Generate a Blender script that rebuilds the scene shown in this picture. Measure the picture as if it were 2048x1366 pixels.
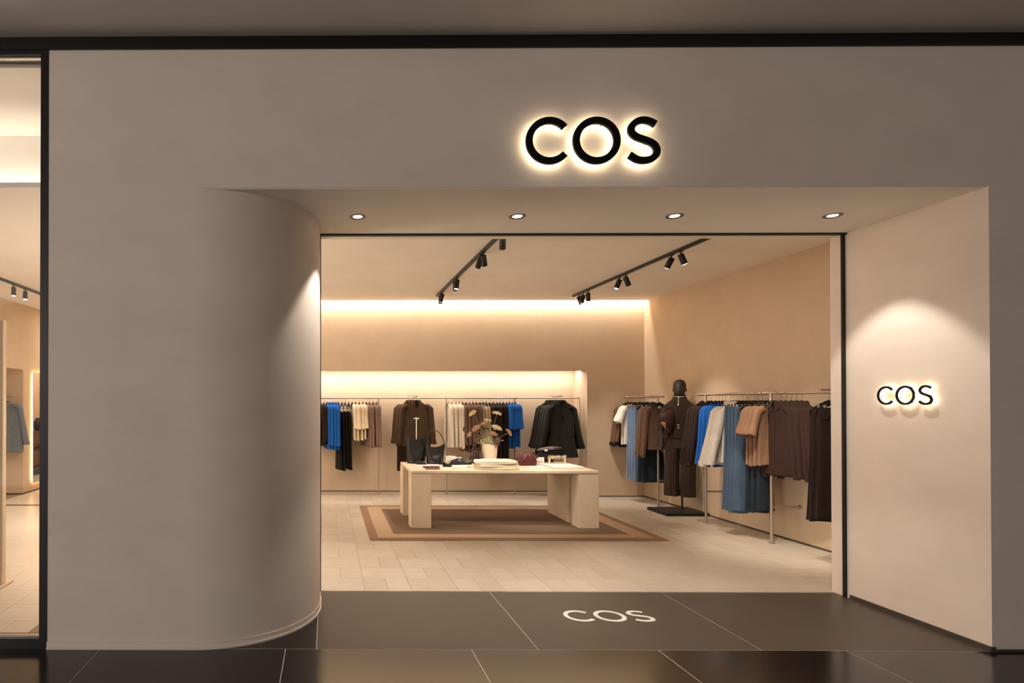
import bpy, math, random
from mathutils import Vector, Matrix, Euler
random.seed(7)
for o in list(bpy.data.objects): bpy.data.objects.remove(o, do_unlink=True)
S = bpy.context.scene
COL = S.collection
PI = math.pi
R = math.radians

# ------------------------------------------------------------------ camera, world, lights, exposure
FPX, VPX, VPY, HC = 1170.0, 656.5, 804.0, 1.5
YAW, PITCH = R(0.44), R(0.40)
PPX, PPY = VPX - FPX*math.tan(YAW), VPY - FPX*math.tan(PITCH)
cam = bpy.data.cameras.new('camera'); co = bpy.data.objects.new('camera', cam); COL.objects.link(co)
cam.sensor_width = 36; cam.lens = FPX/2048*36
cam.shift_x = (1024-PPX)/2048; cam.shift_y = (PPY-683)/2048
co.location = (0, 0, HC); co.rotation_euler = (PI/2+PITCH, 0, YAW)
cam.clip_end = 100; S.camera = co
S.view_settings.view_transform = 'Standard'; S.view_settings.look = 'None'
S.view_settings.gamma = 1; S.view_settings.use_curve_mapping = False
S.view_settings.exposure = 0.16
w = bpy.data.worlds.new('mall_light'); S.world = w; w.use_nodes = True
w.node_tree.nodes['Background'].inputs[0].default_value = (1.0, .92, .87, 1)
w.node_tree.nodes['Background'].inputs[1].default_value = 0.165
WARM = (1.0, .87, .73); WARM2 = (1.0, .90, .79)

def area(name, loc, aim, sx, sy, power, color=WARM, spread=PI, parent=None):
    l = bpy.data.lights.new(name, 'AREA'); l.shape = 'RECTANGLE'; l.size = sx; l.size_y = sy
    l.energy = power; l.color = color; l.spread = spread
    o = bpy.data.objects.new(name, l); COL.objects.link(o); o.location = loc
    d = (Vector(aim)-Vector(loc)).normalized()
    o.rotation_euler = d.to_track_quat('-Z', 'Y').to_euler()
    return o
def spot(name, loc, aim, power, angle, blend=.5, color=WARM2, radius=.03):
    l = bpy.data.lights.new(name, 'SPOT'); l.energy = power; l.spot_size = R(angle); l.spot_blend = blend
    l.color = color; l.shadow_soft_size = radius
    o = bpy.data.objects.new(name, l); COL.objects.link(o); o.location = loc
    d = (Vector(aim)-Vector(loc)).normalized()
    o.rotation_euler = d.to_track_quat('-Z', 'Y').to_euler()
    return o
# light of the shops across the mall, and fill added for the pier curve
area('mall_side_light', (-9.0, -4.6, 2.3), (.5, 3.5, 2.4), 3.8, 2.6, 300, (1.0, .93, .89))
area('mall_side_light', (5.0, -6.0, 2.0), (.5, 3.5, 1.8), 4.0, 2.4, 22, (1.0, .92, .86))
# unseen fill added under the shop ceiling behind the entrance head, and rear room light
area('shop_fill_light', (1.5, 5.2, 3.06), (1.5, 5.6, 0), 3.0, .5, 14, WARM)
area('shop_fill_light', (-2.6, 6.4, 3.06), (-2.6, 6.6, 0), 3.0, 2.2, 75, WARM)
area('rear_room_light', (-4.3, 11.6, 3.05), (-4.3, 11.6, 0), 1.0, 2.4, 60, WARM)
# light strips hidden in the coves
area('back_cove_light', (.7, 9.19, 3.20), (.7, 9.29, 3.02), 8.6, .03, 66, WARM2)
area('alcove_light', (.3, 9.58, 2.022), (.3, 9.70, 1.2), 7.6, .03, 52, (1.0, .91, .82))
area('window_cove_light', (-3.6, 4.50, 3.14), (-3.6, 4.545, 3.60), 3.6, .04, 8, WARM2)
area('side_alcove_light', (-5.03, 7.0, 2.03), (-5.4, 7.0, 1.5), .03, 4.6, 22, WARM2)

# ------------------------------------------------------------------ pixel to place (for surveying positions on known planes)
_RM = Euler((PI/2+PITCH, 0, YAW)).to_matrix()
def ray(px, py): return _RM @ Vector(((px-PPX)/FPX, -(py-PPY)/FPX, -1))
def onY(px, py, Y): d = ray(px, py); t = Y/d.y; return Vector((d.x*t, Y, HC+d.z*t))
def onZ(px, py, Z=0.0): d = ray(px, py); t = (Z-HC)/d.z; return Vector((d.x*t, d.y*t, Z))

# ------------------------------------------------------------------ materials
def lin(c): return tuple(((v/255)/12.92 if v/255 <= .04045 else ((v/255+.055)/1.055)**2.4) for v in c)
def mat(name, rgb, rough=.7, metal=0.0, var=.12, scale=8.0, bump=0.0, bscale=60.0, spec=.5, stretch=(1,1,1), sheen=0.0, emit=0.0, ior=None, detail=4):
    m = bpy.data.materials.new(name); m.use_nodes = True
    nt = m.node_tree; b = nt.nodes['Principled BSDF']; c = lin(rgb)
    b.inputs['Roughness'].default_value = rough; b.inputs['Metallic'].default_value = metal
    b.inputs['Specular IOR Level'].default_value = spec
    if ior: b.inputs['IOR'].default_value = ior
    if sheen: b.inputs['Sheen Weight'].default_value = sheen; b.inputs['Sheen Roughness'].default_value = .5
    tc = nt.nodes.new('ShaderNodeTexCoord'); mp = nt.nodes.new('ShaderNodeMapping'); mp.inputs['Scale'].default_value = stretch
    nt.links.new(tc.outputs['Object'], mp.inputs['Vector'])
    if var:
        n = nt.nodes.new('ShaderNodeTexNoise'); n.inputs['Scale'].default_value = scale; n.inputs['Detail'].default_value = detail; n.inputs['Roughness'].default_value = .62
        r = nt.nodes.new('ShaderNodeValToRGB'); nt.links.new(mp.outputs[0], n.inputs['Vector']); nt.links.new(n.outputs['Fac'], r.inputs['Fac'])
        r.color_ramp.elements[0].position = .3; r.color_ramp.elements[1].position = .7
        r.color_ramp.elements[0].color = tuple(v*(1-var) for v in c)+(1,)
        r.color_ramp.elements[1].color = tuple(min(1, v*(1+var)) for v in c)+(1,)
        nt.links.new(r.outputs[0], b.inputs['Base Color'])
    else: b.inputs['Base Color'].default_value = c+(1,)
    if bump:
        n2 = nt.nodes.new('ShaderNodeTexNoise'); n2.inputs['Scale'].default_value = bscale; n2.inputs['Detail'].default_value = 3
        bp = nt.nodes.new('ShaderNodeBump'); bp.inputs['Strength'].default_value = bump; bp.inputs['Distance'].default_value = .004
        nt.links.new(mp.outputs[0], n2.inputs['Vector']); nt.links.new(n2.outputs['Fac'], bp.inputs['Height']); nt.links.new(bp.outputs[0], b.inputs['Normal'])
    if emit: b.inputs['Emission Color'].default_value = c+(1,); b.inputs['Emission Strength'].default_value = emit
    return m
M = {}
M['facade'] = mat('facade_plaster', (228,213,199), .85, var=.05, scale=2.2, bump=.12, bscale=9, spec=.25, stretch=(1,1,1.5), detail=8)
M['plaster'] = mat('shop_plaster', (213,190,162), .85, var=.05, scale=2.6, bump=.10, bscale=10, spec=.25, detail=8)
M['ceil'] = mat('shop_ceiling_paint', (244,237,228), .85, var=.03, scale=2.2, bump=.08, bscale=9, spec=.2, detail=8)
M['mallceil'] = mat('mall_ceiling_paint', (226,216,206), .75, var=.03, scale=1.5)
M['black'] = mat('black_trim_paint', (14,13,13), .45, var=.1, scale=6)
M['signblack'] = mat('matt_sign_black', (5,5,5), .6, var=0, spec=.2)
M['frame'] = mat('dark_window_metal', (44,40,40), .38, metal=.5, var=.08, scale=5)
M['gap'] = mat('shadow_gap_metal', (70,58,48), .6, var=.1)
M['grout_in'] = mat('shop_grout', (148,130,110), .8, var=.08, scale=30)
M['tile_in'] = mat('travertine', (198,185,167), .33, var=.08, scale=5, bump=.05, bscale=20, spec=.45, stretch=(1,3.2,1), detail=9)
M['grout_out'] = mat('mall_grout', (206,196,184), .6, var=.05)
M['tile_out'] = mat('polished_dark_stone', (13,11,10), .18, var=.12, scale=3, spec=.5, ior=1.66)
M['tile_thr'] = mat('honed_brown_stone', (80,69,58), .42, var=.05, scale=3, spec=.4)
M['inlay'] = mat('pale_stone_inlay', (236,230,222), .35, var=.03)
M['steel'] = mat('brushed_steel', (190,178,164), .32, metal=.85, var=.06, scale=12, stretch=(1,1,.1))
M['birch'] = mat('pale_birch', (228,211,184), .45, var=.07, scale=3, spec=.35, stretch=(1,1,.35), detail=6)
M['rug_field'] = mat('rug_field_pile', (130,106,86), .98, var=.16, scale=90, bump=.6, bscale=220, spec=.1)
M['rug_band'] = mat('rug_band_pile', (184,156,130), .98, var=.10, scale=90, bump=.6, bscale=220, spec=.1)
M['rug_edge'] = mat('rug_edge_pile', (150,118,94), .98, var=.14, scale=90, bump=.6, bscale=220, spec=.1)
M['hanger'] = mat('black_hanger', (20,16,14), .5, var=.1)
M['leather'] = mat('black_leather', (32,30,29), .34, var=.12, scale=30, bump=.12, bscale=140, spec=.5)
M['burgundy'] = mat('burgundy_leather', (86,32,32), .45, var=.14, scale=20, bump=.1, bscale=100)
M['brownbag'] = mat('brown_leather', (62,40,34), .4, var=.15, scale=20, bump=.1, bscale=90)
M['cream'] = mat('cream_knit', (240,226,200), .9, var=.05, scale=60, bump=.3, bscale=160, sheen=.2)
M['white'] = mat('white_card', (244,240,232), .5, var=.02)
M['paleglass'] = mat('frosted_acrylic', (224,220,206), .2, var=.05, scale=20)
M['ceramic'] = mat('cream_stoneware', (232,214,190), .6, var=.06, scale=7, bump=.1, bscale=30)
M['gold'] = mat('gilt_metal', (226,176,110), .3, metal=.9, var=.05)
M['silver'] = mat('pearl_silver', (236,226,208), .25, metal=.4, var=.06, scale=30)
M['mannequin'] = mat('black_mannequin_skin', (38,31,27), .55, var=.06)
M['stem'] = mat('green_stem', (150,146,104), .7, var=.15, scale=30)
M['umbelA'] = mat('dried_cream_umbel', (214,198,156), .9, var=.18, scale=40)
M['umbelB'] = mat('dried_russet_umbel', (176,136,106), .9, var=.2, scale=40)
M['umbelC'] = mat('dark_dried_umbel', (108,78,58), .9, var=.2, scale=40)
M['leafy'] = mat('pale_feathery_leaf', (206,202,162), .85, var=.15, scale=40)
M['lamp'] = mat('lamp_glass', (255,236,210), .4, var=0, emit=14)
M['led'] = mat('led_light_warm', (255,238,206), .4, var=0, emit=10)
M['led_soft'] = mat('led_light_mirror', (255,222,178), .4, var=0, emit=9)
M['led_sidesign'] = mat('led_light_side', (255,232,194), .4, var=0, emit=13)
M['ring'] = mat('satin_trim_ring', (120,108,96), .35, metal=.6, var=.05)
M['shelf'] = mat('walnut_shelf', (92,64,46), .5, var=.15, scale=6, stretch=(1,.2,1))
M['mirror'] = mat('mirror_silver', (235,230,222), .02, metal=1.0, var=0)
def fabric(name, rgb, rough=.88, var=.10, bump=.25, sheen=.04): return mat(name, rgb, rough, var=var, scale=22, bump=bump, bscale=120, spec=.2, sheen=sheen, stretch=(1,1,.6))
F = {k: fabric(k+'_cloth', c) for k, c in dict(
    black=(24,20,18), espresso=(48,34,27), plum=(50,37,33), darkshirt=(52,32,25), blue=(32,100,186), cobalt=(30,92,174), creamtop=(236,216,184),
    taupe=(138,114,96), offwhite=(226,212,188), mauve=(116,88,74), striped=(222,202,168), brownblack=(44,30,27), jacket=(72,52,35), charcoal=(36,33,29),
    camel=(106,80,60), white=(228,220,208), cardigan=(108,82,66), umber=(92,58,46), tan=(142,108,82), vest=(46,33,24), trouser=(58,45,36), skirt=(36,24,17), greyblue=(112,120,128), redbrown=(70,26,24)).items()}
F['jeans'] = mat('light_blue_denim', (116,136,164), .85, var=.22, scale=9, bump=.3, bscale=160, spec=.15, stretch=(1,1,.3))
F['jeansmid'] = mat('mid_blue_denim', (80,98,118), .85, var=.24, scale=9, bump=.3, bscale=160, spec=.15, stretch=(1,1,.3))
F['jeansdark'] = mat('dark_denim', (42,50,57), .85, var=.2, scale=9, bump=.3, bscale=160, spec=.15, stretch=(1,1,.3))
def glass_mat():
    m = bpy.data.materials.new('clear_glass'); m.use_nodes = True; nt = m.node_tree
    for n in list(nt.nodes): nt.nodes.remove(n)
    out = nt.nodes.new('ShaderNodeOutputMaterial'); mx = nt.nodes.new('ShaderNodeMixShader'); fr = nt.nodes.new('ShaderNodeFresnel'); fr.inputs[0].default_value = 1.45
    t = nt.nodes.new('ShaderNodeBsdfTransparent'); g = nt.nodes.new('ShaderNodeBsdfGlossy'); g.inputs['Roughness'].default_value = .01
    t.inputs[0].default_value = (.97,.97,.96,1)
    nt.links.new(fr.outputs[0], mx.inputs[0]); nt.links.new(t.outputs[0], mx.inputs[1]); nt.links.new(g.outputs[0], mx.inputs[2]); nt.links.new(mx.outputs[0], out.inputs[0])
    return m
M['glass'] = glass_mat()

# ------------------------------------------------------------------ mesh collector
class MB:
    def __init__(s): s.v = []; s.f = []
    def add(s, v, f):
        b = len(s.v); s.v += [tuple(p) for p in v]; s.f += [tuple(b+i for i in q) for q in f]; return s
    def box(s, x0, y0, z0, x1, y1, z1, c=0.0):
        if c <= 0:
            v = [(x, y, z) for z in (z0, z1) for y in (y0, y1) for x in (x0, x1)]
            return s.add(v, [(0,2,3,1),(4,5,7,6),(0,1,5,4),(2,6,7,3),(0,4,6,2),(1,3,7,5)])
        c = min(c, (x1-x0)*.45, (y1-y0)*.45, (z1-z0)*.45)          # chamfered box
        lo, hi = (x0,y0,z0), (x1,y1,z1); v = []; idx = {}
        for k in range(8):
            sg = [(k>>i) & 1 for i in range(3)]
            for ax in range(3):
                p = []
                for i in range(3):
                    e = hi[i] if sg[i] else lo[i]
                    p.append(e if i == ax else (e-c if sg[i] else e+c))
                idx[(k, ax)] = len(v); v.append(tuple(p))
        f = []
        for ax in range(3):
            a, b = (ax+1) % 3, (ax+2) % 3
            for sd in (0, 1):
                ks = [(sd<<ax)|(p<<a)|(q<<b) for p, q in ((0,0),(1,0),(1,1),(0,1))]
                q = [idx[(k, ax)] for k in ks]; f.append(tuple(q if sd else q[::-1]))
        for ax in range(3):
            a, b = (ax+1) % 3, (ax+2) % 3
            for p in (0,1):
                for q in (0,1):
                    k0 = (p<<a)|(q<<b); k1 = k0|(1<<ax)
                    g = [idx[(k0,a)], idx[(k1,a)], idx[(k1,b)], idx[(k0,b)]]
                    f.append(tuple(g if p == q else g[::-1]))
        for k in range(8):
            f.append(tuple(idx[(k,ax)] for ax in range(3)))
        return s.add(v, f)
    def loft(s, rings, closed=True, cap0=False, cap1=False):
        n = len(rings[0]); v = [p for r in rings for p in r]; f = []
        for i in range(len(rings)-1):
            for j in range(n if closed else n-1):
                k = (j+1) % n; f.append((i*n+j, i*n+k, (i+1)*n+k, (i+1)*n+j))
        if cap0: f.append(tuple(range(n))[::-1])
        if cap1: f.append(tuple((len(rings)-1)*n+j for j in range(n)))
        return s.add(v, f)
    def tube(s, pts, r, seg=8, caps=True):
        pts = [Vector(p) for p in pts]; rs = r if isinstance(r, (list, tuple)) else [r]*len(pts)
        t0 = (pts[1]-pts[0]).normalized(); up = Vector((0,0,1)) if abs(t0.z) < .9 else Vector((0,1,0)); nrm = t0.cross(up).normalized(); rings = []
        for i, p in enumerate(pts):
            t = (pts[min(i+1, len(pts)-1)]-pts[max(i-1, 0)]).normalized()
            nrm = (nrm-t*nrm.dot(t)).normalized(); bn = t.cross(nrm)
            rings.append([p+(nrm*math.cos(a)+bn*math.sin(a))*rs[i] for a in [2*PI*j/seg for j in range(seg)]])
        return s.loft(rings, True, caps, caps)
    def lathe(s, prof, c=(0,0,0), seg=24, cap0=True, cap1=True):
        return s.loft([[(c[0]+r*math.cos(2*PI*j/seg), c[1]+r*math.sin(2*PI*j/seg), c[2]+z) for j in range(seg)] for r, z in prof], True, cap0, cap1)
    def prism(s, poly, z0, z1):                                    # plan polygon, up
        n = len(poly); v = [(x,y,z0) for x,y in poly]+[(x,y,z1) for x,y in poly]
        f = [tuple(range(n))[::-1], tuple(range(n, 2*n))]+[(i,(i+1)%n,n+(i+1)%n,n+i) for i in range(n)]
        return s.add(v, f)
    def ball(s, c, r, seg=8, rg=5, sc=(1,1,1)):
        rings = []
        for i in range(rg+1):
            a = -PI/2+PI*i/rg; q = max(.02, math.cos(a))
            rings.append([(c[0]+sc[0]*r*q*math.cos(2*PI*j/seg), c[1]+sc[1]*r*q*math.sin(2*PI*j/seg), c[2]+sc[2]*r*math.sin(a)) for j in range(seg)])
        return s.loft(rings, True, True, True)
    def mesh(s, name, m, smooth=False):
        me = bpy.data.meshes.new(name); me.from_pydata(s.v, [], s.f); me.materials.append(m)
        if smooth:
            me.polygons.foreach_set('use_smooth', [True]*len(me.polygons))
            try: me.set_sharp_from_angle(angle=R(50))
            except Exception: pass
        me.update(); return me
    def build(s, name, m, parent=None, smooth=False, kind=None, label=None):
        o = bpy.data.objects.new(name, s.mesh(name, m, smooth)); COL.objects.link(o)
        if parent: o.parent = parent
        if kind: o['kind'] = kind
        if label: o['label'] = label
        return o
def box(*a): return MB().box(*a)
def tag(o, label, cat, group=None, kind=None):
    o['label'] = label; o['category'] = cat
    if group: o['group'] = group
    if kind: o['kind'] = kind
    return o
def thing(name, label, cat, loc=(0,0,0), rz=0, group=None):
    o = bpy.data.objects.new(name, None); COL.objects.link(o); o.location = loc; o.rotation_euler = (0,0,rz); o.empty_display_size = .05
    return tag(o, label, cat, group)
def struct(name, mb, m, label, smooth=False):
    o = mb.build(name, m, None, smooth); o['kind'] = 'structure'; o['label'] = label; return o
def dup(root, loc, rz, label, scale=1.0, fy=1.0, fx=1.0):
    r = root.copy(); COL.objects.link(r); r.location = loc; r.rotation_euler = (0,0,rz); r['label'] = label
    r.scale = (scale*fx, fy, scale)
    for ch in list(root.children):
        c = ch.copy(); COL.objects.link(c); c.parent = r
        for g in ch.children:
            d = g.copy(); COL.objects.link(d); d.parent = c
    return r

# ------------------------------------------------------------------ the building
YF = 3.5526; YI = 4.67; ZS = 2.805; ZT = 3.652; ZC = 3.09; XR = 3.985; XP = -.062; RP = .76
XL = -1.71
# facade: round-cornered pier, header over the opening, right pier
plan = [(XL, YF)]+[(XP-RP+RP*math.sin(a), YF+RP-RP*math.cos(a)) for a in [PI/2*i/28 for i in range(29)]]+[(XP, YI), (XL, YI)]
pier = struct('wall_front', MB().prism(plan, 0, ZS), M['facade'], 'smooth plastered pier with rounded corner left of the shop entrance', True)
struct('ceiling', box(XP-RP-.3, YF+.008, ZS-.004, XR, YI, ZS+.001), M['ceil'], 'entrance soffit with four downlights, its paler colour standing in for light')  # thin lining added, paler than the facade, to brighten the soffit
hd = struct('wall_front', box(XL, YF, ZS, 8.5, YI, ZT), M['facade'], 'plastered header wall above the shop entrance')
rp = struct('wall_front', box(XR, YF, 0, 8.5, YI, ZS), M['facade'], 'plastered wall right of the shop entrance with lit inner side')
b1 = MB(); base = []
for off, z0, z1 in ((.012, 0, .012), (.005, .012, .045)):
    arc = [(XL, YF-off)]+[(XP-RP+(RP+off)*math.sin(a), YF+RP-(RP+off)*math.cos(a)) for a in [PI/2*i/28 for i in range(29)]]+[(XP+off, 4.5)]
    inn = [(XL, YF+.01)]+[(XP-RP+(RP-.01)*math.sin(a), YF+RP-(RP-.01)*math.cos(a)) for a in [PI/2*i/28 for i in range(29)]]+[(XP-.01, 4.5)]
    b1.loft([[(x,y,z0) for x,y in arc], [(x,y,z1) for x,y in arc], [(x,y,z1) for x,y in inn]], False)
struct('baseboard_front', b1, M['facade'], 'thin plinth strip following the rounded pier at the floor')
struct('baseboard_right', box(XR-.012, YF-.005, 0, XR+.02, 4.5, .03), M['gap'], 'dark plinth strip along the right inner side of the entrance')
struct('baseboard_front', box(XR+.001, YF-.006, 0, 8.5, YF+.01, .016), M['gap'], 'thin plinth strip below the wall right of the entrance')
# gate guide round the opening
struct('trim_1', box(XR-.026, 4.532, 0, XR+.004, 4.545, ZS), M['black'], 'black gate guide up the right side of the entrance')
struct('trim_2', box(XP, 4.515, ZS-.017, XR, 4.55, ZS+.002), M['black'], 'black gate guide line across the entrance soffit')
struct('trim_3', box(XP-.002, 4.52, 0, XP+.006, 4.55, ZS), M['black'], 'thin black gate guide beside the rounded pier')
# mall shadow gap and ceiling
struct('trim_4', box(-4, YF+.02, ZT-.02, 8.5, YF+.10, 3.76), M['black'], 'deep black gap between facade and mall ceiling')
struct('trim_5', box(-4, YF-.012, ZT, 8.5, YF+.03, ZT+.012), M['black'], 'thin black ledge along the top of the facade')
struct('ceiling', box(-16, -9, 3.748, 14, YF+.05, 3.85), M['mallceil'], 'grey brown mall ceiling in front of the shop')
# shop shell
struct('wall_right', box(5.0, YI, 0, 5.15, 9.286, 3.4), M['plaster'], 'warm plaster wall along the right of the shop')
for mb_, lb in ((MB().box(-3.6, 9.286, 1.992, 4.095, 9.31, 3.40).box(-3.6, 9.31, 2.03, 4.095, 9.8, 3.40), 'plaster wall above the lit clothes alcove'), (box(4.095, 9.286, 0, 5.15, 9.9, 3.40), 'plaster back wall right of the clothes alcove'),
        (box(-3.6, 9.80, 0, 4.095, 9.9, 3.4), 'plaster back of the clothes alcove'), (box(-3.6, 9.286, 0, -3.3, 9.8, 1.992), 'plaster pier left of the clothes alcove')): struct('wall_back', mb_, M['plaster'], lb)
for mb_, lb in ((MB().box(-5.12, 3.7, 2.03, -4.97, 9.49, 3.40).box(-5.6, 3.7, 2.05, -5.12, 9.49, 2.15), 'plaster wall above the side alcove on the left'), (box(-5.75, 3.7, 0, -5.6, 9.6, 2.1), 'plaster back of the side alcove on the left'),
        (box(-5.6, 9.49, 0, -4.97, 9.62, 3.4), 'plaster end of the side alcove, behind the grey blue shirt'), (box(-5.12, 9.62, 0, -4.97, 13.6, 3.4), 'plaster wall behind the lit mirror')): struct('wall_left', mb_, M['plaster'], lb)
struct('wall_rear', box(-5.2, 13.5, 0, -3.4, 13.6, 3.4), M['plaster'], 'plaster end wall of the rear passage')
struct('wall_passage', box(-3.6, 9.9, 0, -3.45, 13.6, 3.4), M['plaster'], 'plaster side wall of the rear passage behind the alcove')
ce = MB().box(-5.6, YI, ZC, 5.1, 9.16, ZC+.037).box(-5.6, 4.306, ZC, XL, YI, ZC+.037).box(-5.6, 9.16, ZC, -3.6, 13.6, ZC+.037).box(4.99, 9.16, ZC, 5.1, 9.29, ZC+.03)
ce.box(-3.6, 9.13, 3.27, 5.1, 9.30, 3.30).box(-3.6, 9.14, ZC+.037, 5.1, 9.16, 3.28)
struct('ceiling', ce, M['ceil'], 'plaster shop ceiling with a lit slot along the back wall')
cu = MB().box(-5.6, 3.66, 3.607, XL, 4.62, 3.65).box(-5.6, 4.60, ZC+.037, XL, 4.66, 3.62)
struct('ceiling', cu, M['ceil'], 'raised plaster ceiling with lit cove behind the shop window')
struct('light_stop_slab', box(-6, 3.70, 3.66, 5.4, 13.7, 3.7), M['black'], 'unseen dark slab added above the shop ceiling against light leaks')  # unseen slab that keeps stray light out of the shop
struct('baseboard_back', MB().box(-3.3, 9.792, 0, 4.095, 9.80, .018).box(4.087, 9.29, 0, 4.095, 9.80, .018).box(4.095, 9.278, 0, 5.0, 9.286, .018), M['gap'], 'thin dark base line of the back wall')
struct('baseboard_right', box(4.992, YI, 0, 5.0, 9.286, .02), M['gap'], 'thin dark base line of the right shop wall')
struct('baseboard_left', MB().box(-5.6, 9.482, 0, -4.962, 9.49, .018).box(-4.97, 9.49, 0, -4.962, 13.5, .018), M['gap'], 'thin dark base line of the left shop wall')
struct('trim_6', box(-5.5, 8.42, .0045, -3.0, 8.47, .012), M['shelf'], 'dark strip across the floor seen through the window')  # dark line on the floor, built as a thin strip
# floors: slabs with single tiles as parts
fl = struct('floor', MB().box(-6, YI-.025, -.1, 5.2, 13.7, 0.0).box(-6, YF+.02, -.1, XL-.001, YI-.025, 0.0), M['grout_in'], 'travertine shop floor of staggered pale tiles')
def tile_shared(cache, w_, d_, m, c=.0015):
    k = (round(w_,3), round(d_,3), m.name)
    if k not in cache: cache[k] = box(-w_/2, -d_/2, -.004, w_/2, d_/2, .0045, c).mesh('tile', m)
    return cache[k]
cache = {}; cw, rd = .373, .327; x_off = onZ(729, 1178).x; y_off = YI-.025
far = MB(); n_t = 0; fm = [M['tile_in'], mat('travertine_light', (201,188,171), .33, var=.08, scale=5, bump=.05, bscale=20, spec=.45, stretch=(1,3.2,1), detail=9), mat('travertine_dark', (193,179,160), .35, var=.09, scale=5, bump=.05, bscale=20, spec=.45, stretch=(1,3.2,1), detail=9)]
cells = []
for i in range(-14, 13):
    for j in range(-3, 28):
        x0 = x_off+i*cw; y0 = y_off+j*rd
        if x0+cw > 5.0 or x0 < -5.6 or y0+rd > 13.55 or (j < 0 and x0+cw > XL+.1): continue
        for (a, b_) in (((0,1),) if (i+j) % 2 else ((0,.5),(.5,1))): cells.append((x0+a*cw, x0+b_*cw, y0, y0+rd))
# last strip against the right wall
xe = x_off+math.floor((5.0-x_off)/cw)*cw
for j in range(0, 15):
    y0 = y_off+j*rd; y1 = min(y0+rd, 9.286); cells.append((xe, 5.0, y0, y1)) if 5.0-xe > .03 and y1 > y0+.02 else None
def seen(c):
    xm, ym = (c[0]+c[1])/2, (c[2]+c[3])/2
    px = 656+xm*FPX/ym; py = 804+1.5*FPX/ym
    if 640 < px < 1655 and ym < 9.8: return True
    return -20 < px < 80 and ym < 10.5
vis = sorted([c for c in cells if seen(c)], key=lambda c: c[2]+(5 if c[0] < -1.5 else 0)); show = set(vis[:285])
g = .0022
for c in cells:
    if c[0] > -3.6 and c[2] > 9.8: continue
    if c in show:
        o = bpy.data.objects.new('tile', tile_shared(cache, c[1]-c[0]-g, c[3]-c[2]-g, random.choice(fm))); COL.objects.link(o); o.parent = fl
        o.location = ((c[0]+c[1])/2, (c[2]+c[3])/2, random.uniform(-.0006, .0006))
    else: far.box(c[0]+g/2, c[2]+g/2, -.004, c[1]-g/2, c[3]-g/2, .0045)
ft = far.build('distant_tiles', M['tile_in'], fl); ft['kind'] = 'stuff'
mf = struct('floor', MB().box(-16, -9, -.12, 14, YF, -.0012).box(XL-.001, YF, -.12, 9, YI-.027, -.0012), M['grout_out'], 'polished dark stone mall floor with pale joints')
def tile(parent, x0, x1, y0, y1, m, gg=.0046, top=.0):
    o = box(x0+gg/2, y0+gg/2, -.012, x1-gg/2, y1-gg/2, top, .0006).build('tile', m, parent); return o
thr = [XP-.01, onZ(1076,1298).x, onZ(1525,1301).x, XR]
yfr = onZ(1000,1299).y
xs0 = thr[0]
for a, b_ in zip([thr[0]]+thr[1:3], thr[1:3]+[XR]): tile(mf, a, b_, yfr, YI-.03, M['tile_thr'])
tile(mf, XL, thr[0], yfr, YI-.03, M['tile_out'])
tx = onZ(571,1299).x; tw = onZ(943,1299).x-tx
for i in range(-7, 8):
    for j in range(0, 3):
        x0 = tx+i*tw; y1 = yfr-j*tw
        if x0+tw < 9 and x0 > -9: tile(mf, x0, x0+tw, y1-tw, y1, M['tile_out'])
for j in range(3, 6):
    mfar = box(-16, yfr-(j+1)*tw, -.012, 14, yfr-j*tw-.004, 0).build('tile', M['tile_out'], mf)

# shop window left of the pier
wn = thing('window_1', 'tall dark framed shop window left of the rounded pier', 'window', (XL, YF, 0)); wn['kind'] = 'structure'
zt = onY(40, 97, YF).z; zt2 = onY(40, 110, YF).z; zb2 = onY(40, 1277, YF).z
box(-.047, -.004, 0, 0, .09, ZT).build('frame_post', M['frame'], wn)
box(-3.2, -.004, zt2, -.047, .09, ZT).build('frame_head', M['frame'], wn)
box(-3.2, -.004, 0, -.047, .09, zb2).build('frame_sill', M['frame'], wn)
box(-3.2, .02, zt2-.008, -.047, .045, zt2).build('glazing_bead', M['steel'], wn)
box(-3.2, .02, zb2, -.047, .045, zb2+.012).build('glazing_bead', M['steel'], wn)
box(-3.2, .03, zb2, -.047, .038, zt2).build('pane', M['glass'], wn)

# ------------------------------------------------------------------ entrance signs
def stroke(path, wd, t0, t1):
    """flat stroke following path (x,z) with square ends, from depth y=t0 to y=t1"""
    m = MB(); L = []; n = len(path)
    for i, p in enumerate(path):
        a = path[max(0,i-1)]; b_ = path[min(n-1,i+1)]; tx_, tz_ = b_[0]-a[0], b_[1]-a[1]; l = math.hypot(tx_, tz_); nx, nz = -tz_/l*wd/2, tx_/l*wd/2
        L.append(((p[0]+nx, p[1]+nz), (p[0]-nx, p[1]-nz)))
    rings = [[(a[0], t0, a[1]), (b_[0], t0, b_[1]), (b_[0], t1, b_[1]), (a[0], t1, a[1])] for a, b_ in L]
    return m.loft(rings, True, True, True)
def catmull(pts, n=10):
    out = []
    P_ = [pts[0]]+pts+[pts[-1]]
    for i in range(1, len(P_)-2):
        for k in range(n):
            t = k/n; q = []
            for d in range(len(pts[0])):
                p0, p1, p2, p3 = P_[i-1][d], P_[i][d], P_[i+1][d], P_[i+2][d]
                q.append(.5*(2*p1+(p2-p0)*t+(2*p0-5*p1+4*p2-p3)*t*t+(3*p1-p0-3*p2+p3)*t**3))
            out.append(tuple(q))
    out.append(tuple(pts[-1])); return out
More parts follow.
